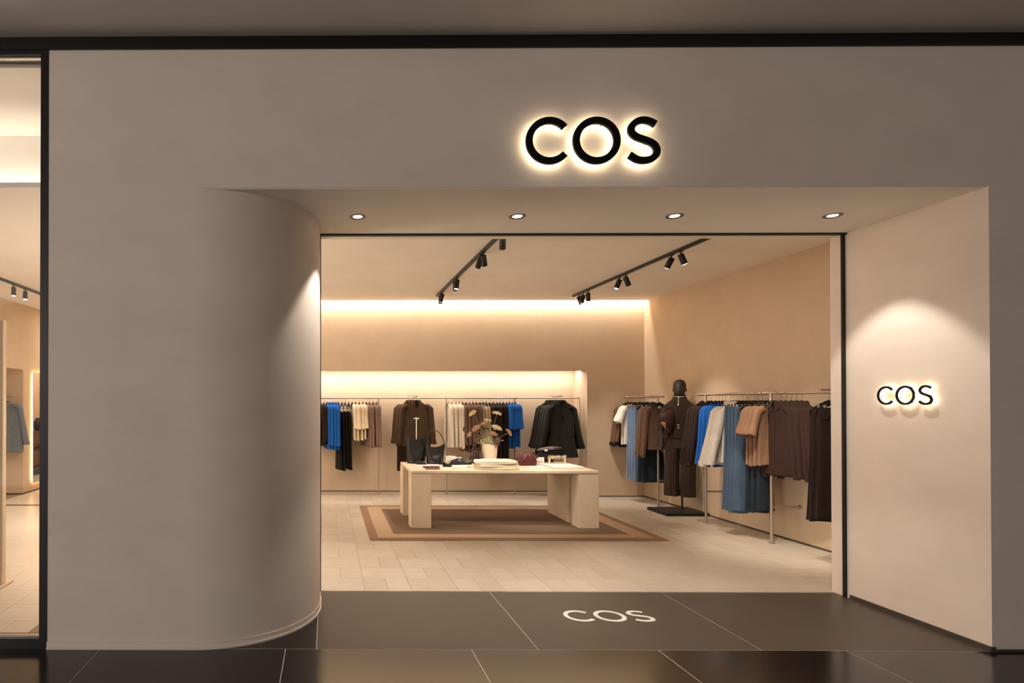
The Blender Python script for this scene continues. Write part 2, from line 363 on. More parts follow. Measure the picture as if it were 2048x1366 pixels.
def letters():
    # unit letter height 594 drawing units, centred between the outer edges (172..1860) at mid height 500
    def u(x, y): return ((x-1016)/594, (500-y)/594)
    C = [u(470+255*math.cos(R(a)), 500-255*math.sin(R(a))) for a in [41+(319-41)*i/56 for i in range(57)]]
    O = [u(1062+256*math.cos(2*PI*i/64), 500-255*math.sin(2*PI*i/64)) for i in range(65)]
    Sp = [(1800,298),(1738,263),(1650,244),(1570,262),(1512,312),(1494,362),(1508,410),(1562,455),(1650,489),(1740,524),(1797,572),(1817,632),(1800,690),(1735,738),(1640,753),(1556,735),(1472,682)]
    return C, O, [u(*p) for p in catmull(Sp, 6)]
def sign(name, label, loc, rz, height, face_t, standoff, led, wd=84/594, ledw=.62):
    t = thing(name, label, 'sign', loc, rz)
    for nm, pth in zip('COS', letters()):
        p = [(x*height, z*height) for x, z in pth]
        f = stroke(p, wd*height, -standoff-face_t, -standoff).build('letter', M['signblack'], t)
        stroke(p, wd*height*ledw, -standoff, -standoff+.004).build('light_strip', led, f, label='warm white light strip behind the letter')
        # mounting pins to the wall
        for k in (.2, .55, .85):
            x, z = p[int(k*(len(p)-1))]; MB().tube([(x, -standoff, z), (x, 0, z)], .003, 6).build('mounting_pin', M['black'], f)
    return t
hs = onY(1100, 241.7, YF).z-onY(1100, 334.5, YF).z; cs = onY(1178.8, 288, YF)
sign('wall_sign', 'large black halo-lit COS letter sign on the header above the entrance', (cs.x, YF, cs.z), 0, hs, .018, .036, M['led'])
sign('wall_sign', 'small black halo-lit COS letter sign on the inner side of the right wall', (XR, 4.055, 1.546), -PI/2, .138, .008, .022, M['led_sidesign'], wd=62/594)
t = thing('floor_logo', 'pale flat COS letters inlaid in the brown threshold stone', 'logo', (onZ(1215,1232).x, onZ(1215,1232).y, .0))
for nm, pth in zip('COS', letters()):
    p = [(x*.213, z*.213) for x, z in pth]
    m_ = stroke(p, .138*.213, 0, .0012); m_.v = [(x, z, y) for x, y, z in m_.v]; m_.build('letter', M['inlay'], t)

# ------------------------------------------------------------------ ceiling lamps
DL = [onZ(715,433,ZS), onZ(1031,435,ZS), onZ(1343,434,ZS), onZ(1657,433,ZS)]
pos = ['leftmost recessed downlight in the entrance soffit, nearest the rounded pier', 'second recessed downlight from the rounded pier in the entrance soffit', 'third recessed downlight from the rounded pier in the entrance soffit', 'last recessed downlight in the entrance soffit, nearest the right wall']
for p, lb in zip(DL, pos):
    t = thing('downlight', lb, 'light', (p.x, 4.10, ZS-.004), 0, 'recessed downlights in the entrance soffit')
    MB().loft([[(r*math.cos(2*PI*j/28), r*math.sin(2*PI*j/28), z) for j in range(28)] for r, z in ((.057,0),(.057,-.004),(.052,-.006),(.044,-.004),(.040,-.002),(.030,.0))]).build('trim_ring', M['ring'], t, True)
    MB().lathe([(.022,-.0032),(.031,-.002),(.031,.002)], seg=24).build('lamp_glass', M['lamp'], t, True)
    spot('downlight_beam', (p.x, 4.10, ZS-.016), (p.x, 4.10, 0), 57, 80, .3, (1.0, .93, .85), .02)
def track(x, y0, y1, lb):
    t = thing('track', lb, 'track light rail', (x, 0, ZC)); box(-.018, y0, -.032, .018, y1, 0, .003).build('rail', M['black'], t)
    box(-.02, y1-.01, -.034, .02, y1, 0).build('end_cap', M['black'], t); return t
track(1.617, 4.9, 8.66, 'black ceiling track running to the back, left one over the table')
track(3.64, 4.9, 8.70, 'black ceiling track running to the back, right one over the clothes rail')
track(-4.19, 5.2, 12.0, 'black ceiling track seen through the shop window')
def head(x, y, aim, lb, power=0, angle=34, L=.115, r=.030, group='black spotlights on the ceiling tracks'):
    t = thing('track_spotlight', lb, 'spotlight', (x, y, ZC-.032), 0, group)
    d = (Vector(aim)-Vector((x, y, ZC-.06))).normalized()
    box(-.015, -.03, -.008, .015, .03, 0, .002).build('adapter', M['black'], t)
    MB().tube([(0,0,-.006), (0,0,-.045)], .007, 8).build('stem', M['black'], t)
    p0 = Vector((0,0,-.04))-d*.012; q = MB(); q.tube([p0, p0+d*.004, p0+d*L], [r*.9, r, r], 20); q.build('barrel', M['black'], t, True)
    lp = p0+d*(L+.0015); MB().tube([p0+d*(L-.001), lp], r*.78, 16).build('lens', M['lamp'], t)
    if power: spot('spotlight_beam', Vector((x,y,ZC-.032))+p0+d*(L+.02), aim, power*.88, angle, .85, WARM2, .03)
T1, T2 = 1.617, 3.64
heads = [(T1,5.42,(2.0,7.1,.3),'front spotlight of the left ceiling track, at the entrance head',110,40),
 (T1,6.10,(2.3,7.4,.7),'second spotlight from the entrance on the left track, tilted right',150,42), (T1,6.20,(1.0,8.0,.4),'third spotlight from the entrance on the left track, tilted left',110,44),
 (T1,7.33,(1.3,7.35,.7),'spotlight halfway along the left track, lens lit',90,46), (T1,7.45,(2.0,9.5,.3),'spotlight just behind the lit one halfway along the left track',40,38),
 (T1,8.28,(.9,9.4,0),'second last spotlight of the left track, near the back wall',26,42), (T1,8.42,(1.75,9.45,0),'last spotlight at the far end of the left track',26,42),
 (T2,6.06,(4.55,6.1,1.0),'front spotlight of the right track, lens lit',130,48), (T2,6.22,(2.9,7.4,.6),'second spotlight of the right track, hanging upright',120,44),
 (T2,7.18,(4.75,7.6,1.0),'third spotlight of the right track, tilted',130,46), (T2,7.33,(2.8,7.6,.7),'fourth spotlight of the right track, hanging upright',60,40),
 (T2,8.22,(4.2,9.0,.3),'rear spotlight trio of the right track, nearest one',120,42), (T2,8.37,(3.4,9.45,0),'rear spotlight trio of the right track, middle one',26,42), (T2,8.52,(4.75,8.9,.9),'rear spotlight trio of the right track, last one',70,40)]
heads.append((T2,5.04,(4.55,5.9,.3),'unseen spotlight added as fill on the right track, behind the entrance head',190,46))  # unseen extra head that brightens the right floor and wall
for h in heads: head(*h)
head(-4.19, 7.75, (-4.19,7.7,0), 'first black spotlight on the track seen through the window', 60, 60); head(-4.19, 8.05, (-4.0,7.5,0), 'second black spotlight on the track seen through the window', 60, 60)

gl = thing('fill_globe', 'unseen glowing globe added as fill light behind the rounded pier', 'lamp', (-2.1, 5.75, 0))  # unseen globe added to lift soffit, reveal, ceiling and right wall
MB().ball((0,0,1.15), .20, 24, 14).build('globe_shade', mat('opal_globe', (255,232,205), .4, var=0, emit=6), gl, True); MB().tube([(0,0,.03),(0,0,.96)], .012, 10).build('stem', M['black'], gl, True); MB().lathe([(.15,.005),(.15,.025),(.02,.035)], seg=28).build('base', M['black'], gl, True)
_l = bpy.data.lights.new('globe_fill_light', 'POINT'); _l.energy = 530; _l.color = WARM2; _l.shadow_soft_size = .21; _o = bpy.data.objects.new('globe_fill_light', _l); COL.objects.link(_o); _o.location = (-2.1, 5.75, 1.15)

# ------------------------------------------------------------------ garments
def smooth01(t): t = max(0, min(1, t)); return t*t*(3-2*t)
def lerp(a, b, t): return a+(b-a)*t
def top_body(L, sw, hw, neck, vd, folds, seed, d0=.012, d1=.045, sd=.055, nw=.07, longback=0):
    rnd = random.Random(seed); ph = [rnd.uniform(0, 6.28) for _ in range(4)]; M_ = 34; rings = []
    zs = [0,.012,.026,.04,.055,.072,.095,.125]; k = 13; zs += [.125+(L-.125)*(i/k) for i in range(1, k+1)]
    for z in zs:
        w_ = nw+(sw-nw)*min(1, z/sd)**.9 if z < sd else lerp(sw, hw, ((z-sd)/(L-sd))**.9)-.012*math.exp(-((z-.16)/.06)**2)
        d = lerp(d0, .034, smooth01(z/.14)) if z < .14 else lerp(.034, d1, (z-.14)/(L-.14))
        v = max(0, nw*(1-z/vd)**(.55 if neck == 'crew' else 1.0)) if z < vd else 0.0
        v = min(v, w_*.985); de = math.asin(min(.985, v/w_)) if v > 0 else .0
        ring = []; amp = folds*smooth01((z-.1)/(L*.8))
        for j in range(M_):
            a = -PI/2+de+(2*PI-2*de)*j/(M_-1); ca, sa = math.cos(a), math.sin(a)
            f = math.sin(a*5+ph[0]+z*1.5)*.6+math.sin(a*9+ph[1])*.4+.35*math.sin(a*3+z*7+ph[2])
            x = w_*math.copysign(abs(ca)**.85, ca)*(1+amp*.25*f); y = d*math.copysign(abs(sa)**.9, sa)+amp*f*.055*(.4+abs(sa))
            zz = -z-(.012*math.sin(a*4+ph[3])*folds*3 if z >= L-1e-6 else 0)-(longback*smooth01((z-.3)/(L-.3))*(1 if sa > 0 else 0))
            ring.append((x, y, zz))
        rings.append(ring)
    return MB().loft(rings, False)
def sleeve(side, sw, length, r0, r1, out=.06, seed=0, folds=.1, back=0, sd=.055):
    rnd = random.Random(seed); ph = rnd.uniform(0, 6)
    e_ = sd-.055; pts = [(sw-.06,-.040-e_*.75),(sw-.015,-.052-e_),(sw+.016,-.082-e_)]
    n = 9
    for i in range(1, n+1):
        t = i/n; pts.append((sw+.016+out*t**1.1, -.082-e_-(length-.082-e_)*t))
    rings = []
    for i, (x, z) in enumerate(pts):
        a_ = pts[max(0,i-1)]; b_ = pts[min(len(pts)-1,i+1)]; tx_, tz_ = b_[0]-a_[0], b_[1]-a_[1]; l = math.hypot(tx_, tz_); nx, nz = -tz_/l, tx_/l
        t = i/(len(pts)-1); ry = lerp(r0, r1, t); rx = ry*.72*(.8 if i == 0 else 1)
        ring = []
        for j in range(14):
            a = 2*PI*j/14; w_ = 1+folds*math.sin(a*3+ph+t*9)*t
            ring.append((side*(x+nx*rx*math.cos(a)*w_), ry*math.sin(a)*w_+back*t, z+nz*rx*math.cos(a)*w_))
        rings.append(ring)
    return MB().loft(rings), (pts[-1], rx, ry)
def band_ring(cx, cy, z0, z1, rx, ry, seg=16, side=1):
    return MB().loft([[(side*(cx+rx*s_*math.cos(2*PI*j/seg)), cy+ry*s_*math.sin(2*PI*j/seg), z) for j in range(seg)] for z, s_ in ((z0,1.0),(z0,1.08),(z1,1.06),(z1,.95))])
def shirt_collar(nw=.07, stand=.028, spread=.05):
    rings = []; N = 19
    for k, (z, s_, dz) in enumerate(((-.012,1.0,0),(stand*.9,.93,0),(stand,.97,0),(-.010,1.22,1))):
        r = []
        for j in range(N):
            t = j/(N-1); a = -PI/2+.35+(2*PI-.7)*t; fr = max(0, 1-min(t, 1-t)/.22)
            r.append((nw*s_*math.cos(a), (.045*s_)*math.sin(a)+.004, z-fr*(.012+dz*.05)))
        rings.append(r)
    return MB().loft(rings, False)
def neck_band(nw, vd, neck, wd=.012):
    pts = []
    N = 25
    for j in range(N):
        t = j/(N-1)*2-1
        if neck == 'v': pts.append((nw*t, -.030-.004*(1-abs(t)), -vd*(1-abs(t))*1.0))
        else: pts.append((nw*math.sin(t*PI/2), -.014-.016*math.cos(t*PI/2), -vd*math.cos(t*PI/2)**1.0))
    pts += [(nw*math.cos(a), .012*math.sin(a)+.002, .004) for a in (0.4,1.0,1.57,2.14,2.74)]
    return MB().tube(pts+[pts[0]], wd*.5, 6, False)
def garment(name, label, cat, m, L=.62, sw=.20, hw=.21, neck='crew', vd=.07, folds=.16, slv=.55, r0=.062, r1=.042, out=.05, seed=0, trim=None, cuff=False, collar=False, placket=False, group=None, hem=False, d1=.05, rib=None, longback=0, sd=.055):
    t = thing(name, label, cat, (0,0,0), 0, group); tm = trim or m
    top_body(L, sw, hw, neck, vd, folds, seed, d1=d1, longback=longback, sd=sd).build('body', m, t, True)
    if slv:
        for sg in (-1, 1):
            sb, (e, rx, ry) = sleeve(sg, sw, slv, r0, r1, out, seed+sg, sd=sd); so = sb.build('sleeve', m, t, True)
            if cuff:
                c_ = MB(); c_.loft([[(sg*(e[0]+(rx+.004)*math.cos(2*PI*j/14)), (ry+.004)*math.sin(2*PI*j/14), e[1]+zz) for j in range(14)] for zz in (.045, -.006)]); c_.build('cuff', tm, so, True)
    if collar: shirt_collar().build('collar', tm, t, True)
    else: neck_band(.07, vd, neck).build('neckband', tm, t, True)
    if placket:
        q = MB(); q.box(-.014, -.046, -L+.02, .014, -.036, -vd, .002); po = q.build('placket', tm, t)
        bt = MB()
        for k in range(5): bt.ball((0, -.047, -vd-.05-k*(L-vd-.1)/5), .006, 8, 4, (1,.4,1))
        bt.build('buttons', M['hanger'], po, kind='stuff')
    if hem:
        q = MB(); q.loft([[( (hw*1.02)*math.cos(2*PI*j/26), (d1*1.15)*math.sin(2*PI*j/26), -L+zz) for j in range(26)] for zz in (.045, -.012)]); q.build('hem_rib', tm, t, True)
    return t
def trousers(name, label, cat, m, L=.98, hw=.11, leg=.105, flare=1.15, seed=0, group=None, wide=False, pleats=.06, folded=True):
    t = thing(name, label, cat, (0,0,0), 0, group); rnd = random.Random(seed)
    MB().loft([[(hw*math.cos(2*PI*j/24), (.034)*math.sin(2*PI*j/24), z) for j in range(24)] for z in (0, -.004, -.045)]).build('waistband', m, t, True)
    for k, sy in enumerate((-1, 1)):
        rings = []; ph = rnd.uniform(0, 6)
        for i in range(15):
            u_ = i/14; z = -.04-(L-.04)*u_
            w_ = lerp(hw*1.02, leg*1.02, smooth01(u_/.3)) if u_ < .3 else lerp(leg, leg*flare, (u_-.3)/.7)
            cx = 0 if folded else sy*lerp(.4, 1.0, smooth01(u_/.3))*hw*.52*(1 if wide else 1)
            cy = sy*lerp(.012, .022, u_) if folded else 0
            ww = w_ if folded else w_*lerp(.62, .56, u_)
            r = []
            for j in range(22):
                a = 2*PI*j/22; f = pleats*math.sin(a*5+ph+u_*2)*(.3+u_*.7)
                r.append((cx+ww*math.copysign(abs(math.cos(a))**.8, math.cos(a))*(1+f*.3), cy+(.020+.008*u_)*math.sin(a)+f*.08, z-(.004*math.sin(a*3+ph) if i == 14 else 0)))
            rings.append(r)
        lg = MB().loft(rings).build('leg', m, t, True)
        e = rings[-1]; e2 = [(x*1.0, y*1.06, z+.022) for x, y, z in e]; MB().loft([[(x, y*1.1, z) for x, y, z in e2], [(x, y*1.12, z-.001) for x, y, z in e]]).build('hem', m, lg, True)
    pk = MB()
    for sx in (-1, 1): pk.tube(catmull([(sx*hw*.45, -.037, -.05), (sx*hw*.62, -.041, -.085), (sx*hw*.93, -.030, -.105)], 4), .0022, 5)
    pk.build('pocket_seam', m, t)
    return t
def slip(name, label, m, L=1.05, w0=.13, w1=.22, seed=0, group=None, strap=.10):
    t = thing(name, label, 'dress', (0,0,0), 0, group); rnd = random.Random(seed); ph = rnd.uniform(0, 6); rings = []
    for i in range(16):
        u_ = i/15; z = -strap-(L-strap)*u_; w_ = lerp(w0, w1, u_**.8); r = []
        for j in range(30):
            a = 2*PI*j/30; f = (.04+.20*u_)*math.sin(a*6+ph)
            dip = .05*max(0, 1-u_*9)*abs(math.sin(a))*(1 if math.sin(a) < 0 else .6)
            r.append((w_*math.cos(a)*(1+f*.2), (.03+.035*u_)*math.sin(a)+f*.05, z-dip))
        rings.append(r)
    MB().loft(rings).build('body', m, t, True)
    for sx in (-1, 1): MB().tube([(sx*.06, .01, .002), (sx*.085, -.02, -.03), (sx*.11, -.022, -strap-.01)], .004, 6).build('strap', m, t)
    return t
_hc = {}
def hanger(label, loc, rz, clip=False, light=False, group=None, hook_turn=0.0, drop=.10, clipx=0.0):
    """hanger whose bar centre is at loc; the hook reaches up by drop to the rail"""
    key = (clip, light, round(drop,3), round(hook_turn,2), clipx)
    if key not in _hc:
        bm_ = MB(); st = []
        for i in range(17):
            x = -.165+.33*i/16; ax = abs(x)/.165; zc = .006-.085*ax**1.25; h = lerp(.021, .010, ax); y = .006
            st.append([(x, -y, zc-h), (x, -y*1.2, zc), (x, -y, zc+h), (x, y, zc+h), (x, y*1.2, zc), (x, y, zc-h)])
        bm_.loft(st, True, True, True)
        hk = MB(); pts = [(0,0,.02), (0,0,drop-.034)]
        for a in [-60+300*i/14 for i in range(15)][0:]:
            pts.append((.0165*math.cos(R(a))*1.0, 0, drop+.0165*math.sin(R(a))))
        pts = [(0,0,.015),(0,0,drop-.045),(.010,0,drop-.026)]+[(.0165*math.cos(R(a)), 0, drop-.002+.0165*math.sin(R(a))) for a in range(-40, 200, 20)]
        ct, st_ = math.cos(hook_turn), math.sin(hook_turn); pts = [(x*ct, x*st_, z) for x, y, z in pts]
        hk.tube(pts, .0034, 6)
        cw_ = .085 if not clipx else .04
        cl = [box(clipx+sx*cw_-.012, -.010, -.066, clipx+sx*cw_+.012, .010, -.020, .003).mesh('clip', M['steel']) for sx in (-1, 1)]
        _hc[key] = (bm_.mesh('bar', M['cream'] if light else M['hanger'], True), hk.mesh('hook', M['steel'], True), cl)
    a, b_, c_ = _hc[key]
    t = thing('clothes_hanger', label, 'hanger', loc, rz, group or 'hangers on the clothes rails')
    for nm, me in (('bar', a), ('hook', b_))+((('clip', c_[0]), ('clip', c_[1])) if clip else ()):
        o = bpy.data.objects.new(nm, me); COL.objects.link(o); o.parent = t
    return t
ORD = ['first','second','third','fourth','fifth','sixth','seventh','eighth']
def run(proto, noun, where, spots, clip=False, drop=.10, jit=2.5, hook=None, fy=1.0, fx=1.0, off=0.0):
    """hang one garment per (x, y, yaw degrees, rail height) on its own hanger; proto itself takes the first place"""
    n = len(spots)
    for i, (x, y, yaw, rz) in enumerate(spots):
        yw = R(yaw+random.uniform(-jit, jit)); z = rz-drop
        od = ORD[i] if n > 1 else ''
        lb = ('%s, %s from the left, %s' % (noun, od, where)) if n > 1 else '%s %s' % (noun, where)
        sc = random.uniform(.97, 1.03)
        gz = z-.008 if not clip else z-.045
        hx, hy = x, y; x, y = x+off*math.cos(yw), y+off*math.sin(yw)
        if i == 0: proto.location = (x, y, gz); proto.rotation_euler = (0,0,yw); proto['label'] = lb; proto.scale = (fx, fy, 1)
        else: dup(proto, (x, y, gz), yw, lb, sc, fy, fx)
        hanger('black hanger of the %s %s %s' % (od, noun, where), (hx, hy, z), yw, clip, clipx=off, hook_turn=(hook-yw if hook is not None else 0), drop=drop).scale = (.9*fx if fx < 1 else 1, 1, 1)

# ------------------------------------------------------------------ clothes rails
ZA = 1.574; YA = 9.565                                              # alcove rail
def rail_thing(label, loc): return thing('clothes_rail', label, 'clothes rail', loc)
t = rail_thing('long slim steel clothes rail with three posts in the back alcove', (0, YA, 0))
MB().tube([(-3.25, 0, ZA-.012), (onY(1163,795,YA).x, 0, ZA-.012)], .0115, 10).build('rail', M['steel'], t, True)
for px in (757, 893, 1030):
    x = onY(px, 985, YA).x; MB().tube([(x, 0, .006), (x, 0, ZA-.012)], .0105, 10).build('post', M['steel'], t, True); MB().lathe([(.028,.0045),(.028,.010),(.012,.014)], (x,0,0), 16).build('foot', M['steel'], t)
xe_ = onY(1163,795,YA).x
MB().tube([(xe_-.01, 0, ZA-.012), (xe_-.01, .215, ZA-.012)], .0105, 8).build('wall_bracket', M['steel'], t, True)
for px, y0 in ((830, -.36), (1112, -.40)):                           # face-out arms
    x = onY(px, 795, 9.4).x; MB().tube([(x, 0, ZA+.012), (x, y0, ZA+.012), (x, y0-.012, ZA+.028)], .009, 8).build('face_out_arm', M['steel'], t, True)
XRL = 4.69; ZB = 1.592
t = rail_thing('steel clothes rail in the back right corner along the right wall', (XRL, 0, 0)); ya = 8.36
MB().tube([(0, 9.27, ZA), (0, 8.22, ZA)], .013, 10).build('rail', M['steel'], t, True); MB().tube([(0, ya, .006), (0, ya, ZA)], .0145, 12).build('post', M['steel'], t, True)
MB().tube([(0, ya, .385), (.30, ya, .385)], .011, 8).build('brace', M['steel'], t, True); MB().lathe([(.03,.0045),(.03,.010),(.015,.014)], (0,ya,0), 16).build('foot', M['steel'], t)
t = rail_thing('steel clothes rail with two posts along the right wall near the entrance', (XRL, 0, 0))
MB().tube([(0, 7.46, ZB), (0, 5.0, ZB)], .0135, 10).build('rail', M['steel'], t, True)
for y in (7.31, 6.235):
    MB().tube([(0, y, .006), (0, y, ZB)], .0155, 12).build('post', M['steel'], t, True); MB().tube([(0, y, .388), (.302, y, .388)], .0115, 8).build('brace', M['steel'], t, True)
    MB().tube([(.288, y, .388), (.308, y, .388)], .022, 12).build('wall_flange', M['steel'], t, True); MB().lathe([(.03,.0045),(.03,.010),(.016,.014)], (0,y,0), 16).build('foot', M['steel'], t)
MB().tube([(0, 5.62, ZB+.02), (.31, 5.62, ZB+.02)], .016, 10).build('wall_bracket', M['steel'], t, True)

# --- alcove, left run
def ax(px): return onY(px, 795, YA).x
def c1(x): return 630+x/5.254
def c2(x): return 860+x/5.253
def arun(xs, conv, yaw): return [(ax(conv(x)), YA+random.uniform(-.01,.01), yaw, ZA) for x in xs]
W1 = 'on the alcove rail by the pier'; W2 = 'on the alcove rail behind the vase'
HK = PI/2                                                            # hooks reach across a rail running along x
def g_(name, label, cat, m, **k): return garment(name, label, cat, m, **k)
Y1, Y2 = -76, -83
run(g_('blouse','x','blouse',F['espresso'],L=.66,slv=.60,sw=.19,hw=.22,seed=1,group='dark blouses beside the rounded pier'), 'dark brown blouse', W1, arun([18,58,92], c1, Y1), hook=HK, fy=.5, fx=.8)
run(g_('shirt','x','shirt',F['blue'],L=.72,slv=.66,sw=.19,hw=.24,r1=.06,collar=True,folds=.22,seed=2,group='blue shirts in the alcove'), 'blue loose shirt', W1, arun([125,155,187,220], c1, Y1), hook=HK, fy=.5, fx=.8)
run(slip('dress','x',F['black'],L=1.06,seed=3,group='black slip dresses in the alcove'), 'long black slip dress', W1, arun([250,285,318,355], c1, Y1), hook=HK, fy=.5, fx=.8)
run(g_('short_sleeve_top','x','top',F['creamtop'],L=.58,slv=.40,sw=.20,hw=.22,r0=.07,r1=.075,seed=4,group='cream tops in the alcove'), 'cream short-sleeved top', W1, arun([392,427,465,503], c1, Y1), hook=HK, fy=.5, fx=.8)
run(g_('sweater','x','sweater',F['taupe'],L=.68,slv=.68,sw=.19,hw=.21,cuff=True,seed=5,group='taupe sweaters in the alcove'), 'taupe long-sleeved sweater', W1, arun([540,573,610,645], c1, Y1), hook=HK, fy=.5, fx=.8)
# --- alcove, middle run
run(g_('shirt','x','shirt',F['offwhite'],L=.70,slv=.68,sw=.19,hw=.22,collar=True,cuff=True,folds=.2,seed=6,group='off-white shirts in the alcove'), 'off-white long shirt', W2, arun([198,238,275,308], c2, Y2), hook=HK, fy=.55, fx=.8)
run(g_('cardigan','x','cardigan',F['mauve'],L=.76,slv=.66,sw=.19,hw=.21,neck='v',vd=.22,seed=7,group='mauve brown cardigans in the alcove'), 'mauve brown cardigan', W2, arun([342,378,417,452,487], c2, Y2), hook=HK, fy=.55, fx=.8)
run(trousers('trousers','x','trousers',F['striped'],L=.62,hw=.16,leg=.15,flare=1.2,seed=8,pleats=.25,group='cream pleated trousers in the alcove'), 'cream pleated trousers', W2, arun([525,558,592], c2, Y2+8), clip=True, hook=HK, fy=.55, fx=.8)
run(g_('dress','x','dress',F['brownblack'],L=1.08,slv=.50,sw=.19,hw=.24,seed=9,neck='v',vd=.14,folds=.22,group='dark brown dresses in the alcove'), 'long dark brown dress', W2, arun([628,665,703,740,772], c2, Y2), hook=HK, fy=.55, fx=.8)
run(g_('tshirt','x','t-shirt',F['cobalt'],L=.70,slv=.40,sw=.21,hw=.22,r0=.075,r1=.08,seed=10,folds=.18,group='blue t-shirts in the alcove'), 'bright blue t-shirt', W2, arun([805,838,868,897], c2, Y2-2), hook=HK, fy=.55, fx=.8)
# --- face-out brown jackets
xj = onY(830, 795, 9.4).x
jk = g_('jacket','x','jacket',F['jacket'],L=.70,slv=.66,sw=.205,hw=.225,neck='v',vd=.10,seed=11,folds=.12,r0=.068,r1=.056,out=.05,sd=.09,collar=True,cuff=True,placket=True,group='brown jackets in the alcove')
pts = [(xj-.075, YA-.15, 4, ZA+.02), (xj-.04, YA-.235, 2, ZA+.02), (xj, YA-.32, 0, ZA+.02)]
run(jk, 'brown collared jacket', 'behind the tall black bag', pts, drop=.085, jit=1, hook=0)
pk_ = MB()
for sx in (-1, 1): pk_.box(sx*.115-.05, -.06, -.34, sx*.115+.05, -.046, -.25, .004)
run(trousers('trousers','x','trousers',F['espresso'],L=1.02,hw=.17,leg=.16,flare=1.1,seed=12,folded=False), 'dark brown trousers', 'hanging behind the brown jackets', [(xj-.09, YA-.06, 3, ZA+.02)], clip=True, drop=.14, jit=0, hook=0)
# --- face-out black blouses
xb = onY(1112, 795, 9.4).x
bl = g_('blouse','x','blouse',F['charcoal'],L=.53,slv=.72,sw=.18,hw=.185,neck='v',vd=.09,seed=13,folds=.22,r0=.055,r1=.062,sd=.10,out=.11,collar=True,placket=True,cuff=True,d1=.07,group='black blouses in the alcove')
tie = MB(); tie.loft([[(x+.0, -.062-k*.004, -.03-z) for x in (-w_, 0, w_)] for k, (z, w_) in enumerate(((0,.012),(.05,.02),(.10,.026),(.16,.022),(.205,.004)))], False); tie.build('neck_tie', F['charcoal'], bl, True)
pp = MB(); rr = []
for i in range(10):
    u_ = i/9; rr.append([((.186+.070*u_)*math.cos(2*PI*j/60)*(1+.02*u_*math.sin(2*PI*j/60*14)), (.066+.03*u_)*math.sin(2*PI*j/60)+.016*u_*math.sin(2*PI*j/60*11+1), -.52-.34*u_) for j in range(60)])
pp.loft(rr).build('peplum', F['charcoal'], bl, True)
run(bl, 'black tie-neck blouse', 'at the alcove end', [(xb-.055+.012*i, YA-.06-.085*i, 3-i, ZA+.02) for i in range(5)], drop=.085, jit=1, hook=0)

# --- corner rail (right wall, back)
def yr(px, py=793): return max(5.2, min(9.25, XRL*FPX/(px-656)))
def c3(x): return 1190+x/5.254
def rrun(xs, conv, yaw, z, dx=0, st=0): return [(XRL+dx+st*i, XRL*FPX/(conv(x)-656), yaw, z) for i, x in enumerate(xs)]
W3 = 'on the corner rail'; HY = 0.0
def spread(p0, p1, n, yaw, z, dx=0, st=0):
    """n places along the wall rail between the hooks seen at pixel columns p0 and p1"""
    ys = [XRL*FPX/(lerp(p0, p1, i/max(1, n-1))-656.5) for i in range(n)]
    return [(XRL+dx+st*i, min(y, 9.22), yaw, z) for i, y in enumerate(ys)]
run(g_('cardigan','x','cardigan',F['camel'],L=.64,slv=.64,sw=.19,hw=.20,neck='v',vd=.2,trim=F['black'],seed=14,cuff=True,hem=True,r0=.055,out=.09,sd=.075,group='brown black-edged cardigans in the corner'), 'brown black-edged cardigan', W3, spread(1250, 1262, 4, -6, ZA), hook=HY, fy=.5, fx=0.8)
run(g_('tshirt','x','t-shirt',F['white'],L=.62,slv=.28,sw=.19,hw=.20,r0=.07,r1=.08,seed=15,out=.08,sd=.075,group='white t-shirts in the corner'), 'white t-shirt', W3, spread(1262, 1268, 2, -4, ZA), hook=HY, fy=.5, fx=0.85)
run(trousers('jeans','x','jeans',F['jeans'],L=1.08,hw=.045,leg=.046,flare=1.2,seed=16,group='light blue jeans in the corner'), 'light blue jeans', W3, spread(1276, 1290, 4, -8, ZA), clip=True, hook=HY, fy=.45, off=-.125)
run(trousers('jeans','x','jeans',F['jeansdark'],L=1.10,hw=.13,leg=.13,flare=1.25,seed=17,group='dark jeans behind the cardigans'), 'dark denim jeans', 'behind the cocoa cardigans', spread(1291, 1300, 2, -6, ZA, .02), clip=True, hook=HY, fy=.7)
cg = g_('cardigan','x','cardigan',F['cardigan'],L=.62,slv=.74,sw=.195,hw=.20,neck='v',vd=.22,seed=18,cuff=True,hem=True,folds=.10,r0=.062,r1=.048,out=.07,sd=.08,group='cocoa brown cardigans beside the mannequin')
MB().box(-.022, .004, -.055, .022, .009, -.025).build('neck_label', M['white'], cg, label='small white woven label inside the neck')
run(cg, 'cocoa brown V-neck cardigan', 'beside the mannequin', spread(1301, 1316, 4, -12, ZA), hook=HY, fy=.55, fx=0.74)
# --- right wall rail
W4 = 'on the right wall rail'
run(g_('blouse','x','blouse',F['plum'],L=.66,slv=.76,sw=.18,hw=.19,seed=19,cuff=True,out=.12,r0=.055,sd=.08,group='plum brown blouses by the mannequin'), 'plum brown blouse', 'beside the mannequin', spread(1401, 1419, 4, -4, ZB), hook=HY, fy=.5, fx=0.8)
run(g_('sweater','x','sweater',F['blue'],L=.74,slv=.74,sw=.18,hw=.19,seed=20,r0=.055,r1=.05,out=.07,sd=.075,group='blue sweaters on the right wall rail'), 'blue long-sleeved sweater', W4, spread(1427, 1447, 4, -2, ZB), hook=HY, fy=.55, fx=0.8)
run(g_('shirt','x','shirt',F['white'],L=.70,slv=.72,sw=.18,hw=.22,seed=21,collar=True,cuff=True,folds=.14,r0=.058,r1=.058,out=.14,sd=.085,placket=True,group='white shirts on the right wall rail'), 'white shirt', W4, spread(1457, 1474, 4, -10, ZB), hook=HY, fy=.5, fx=0.92)
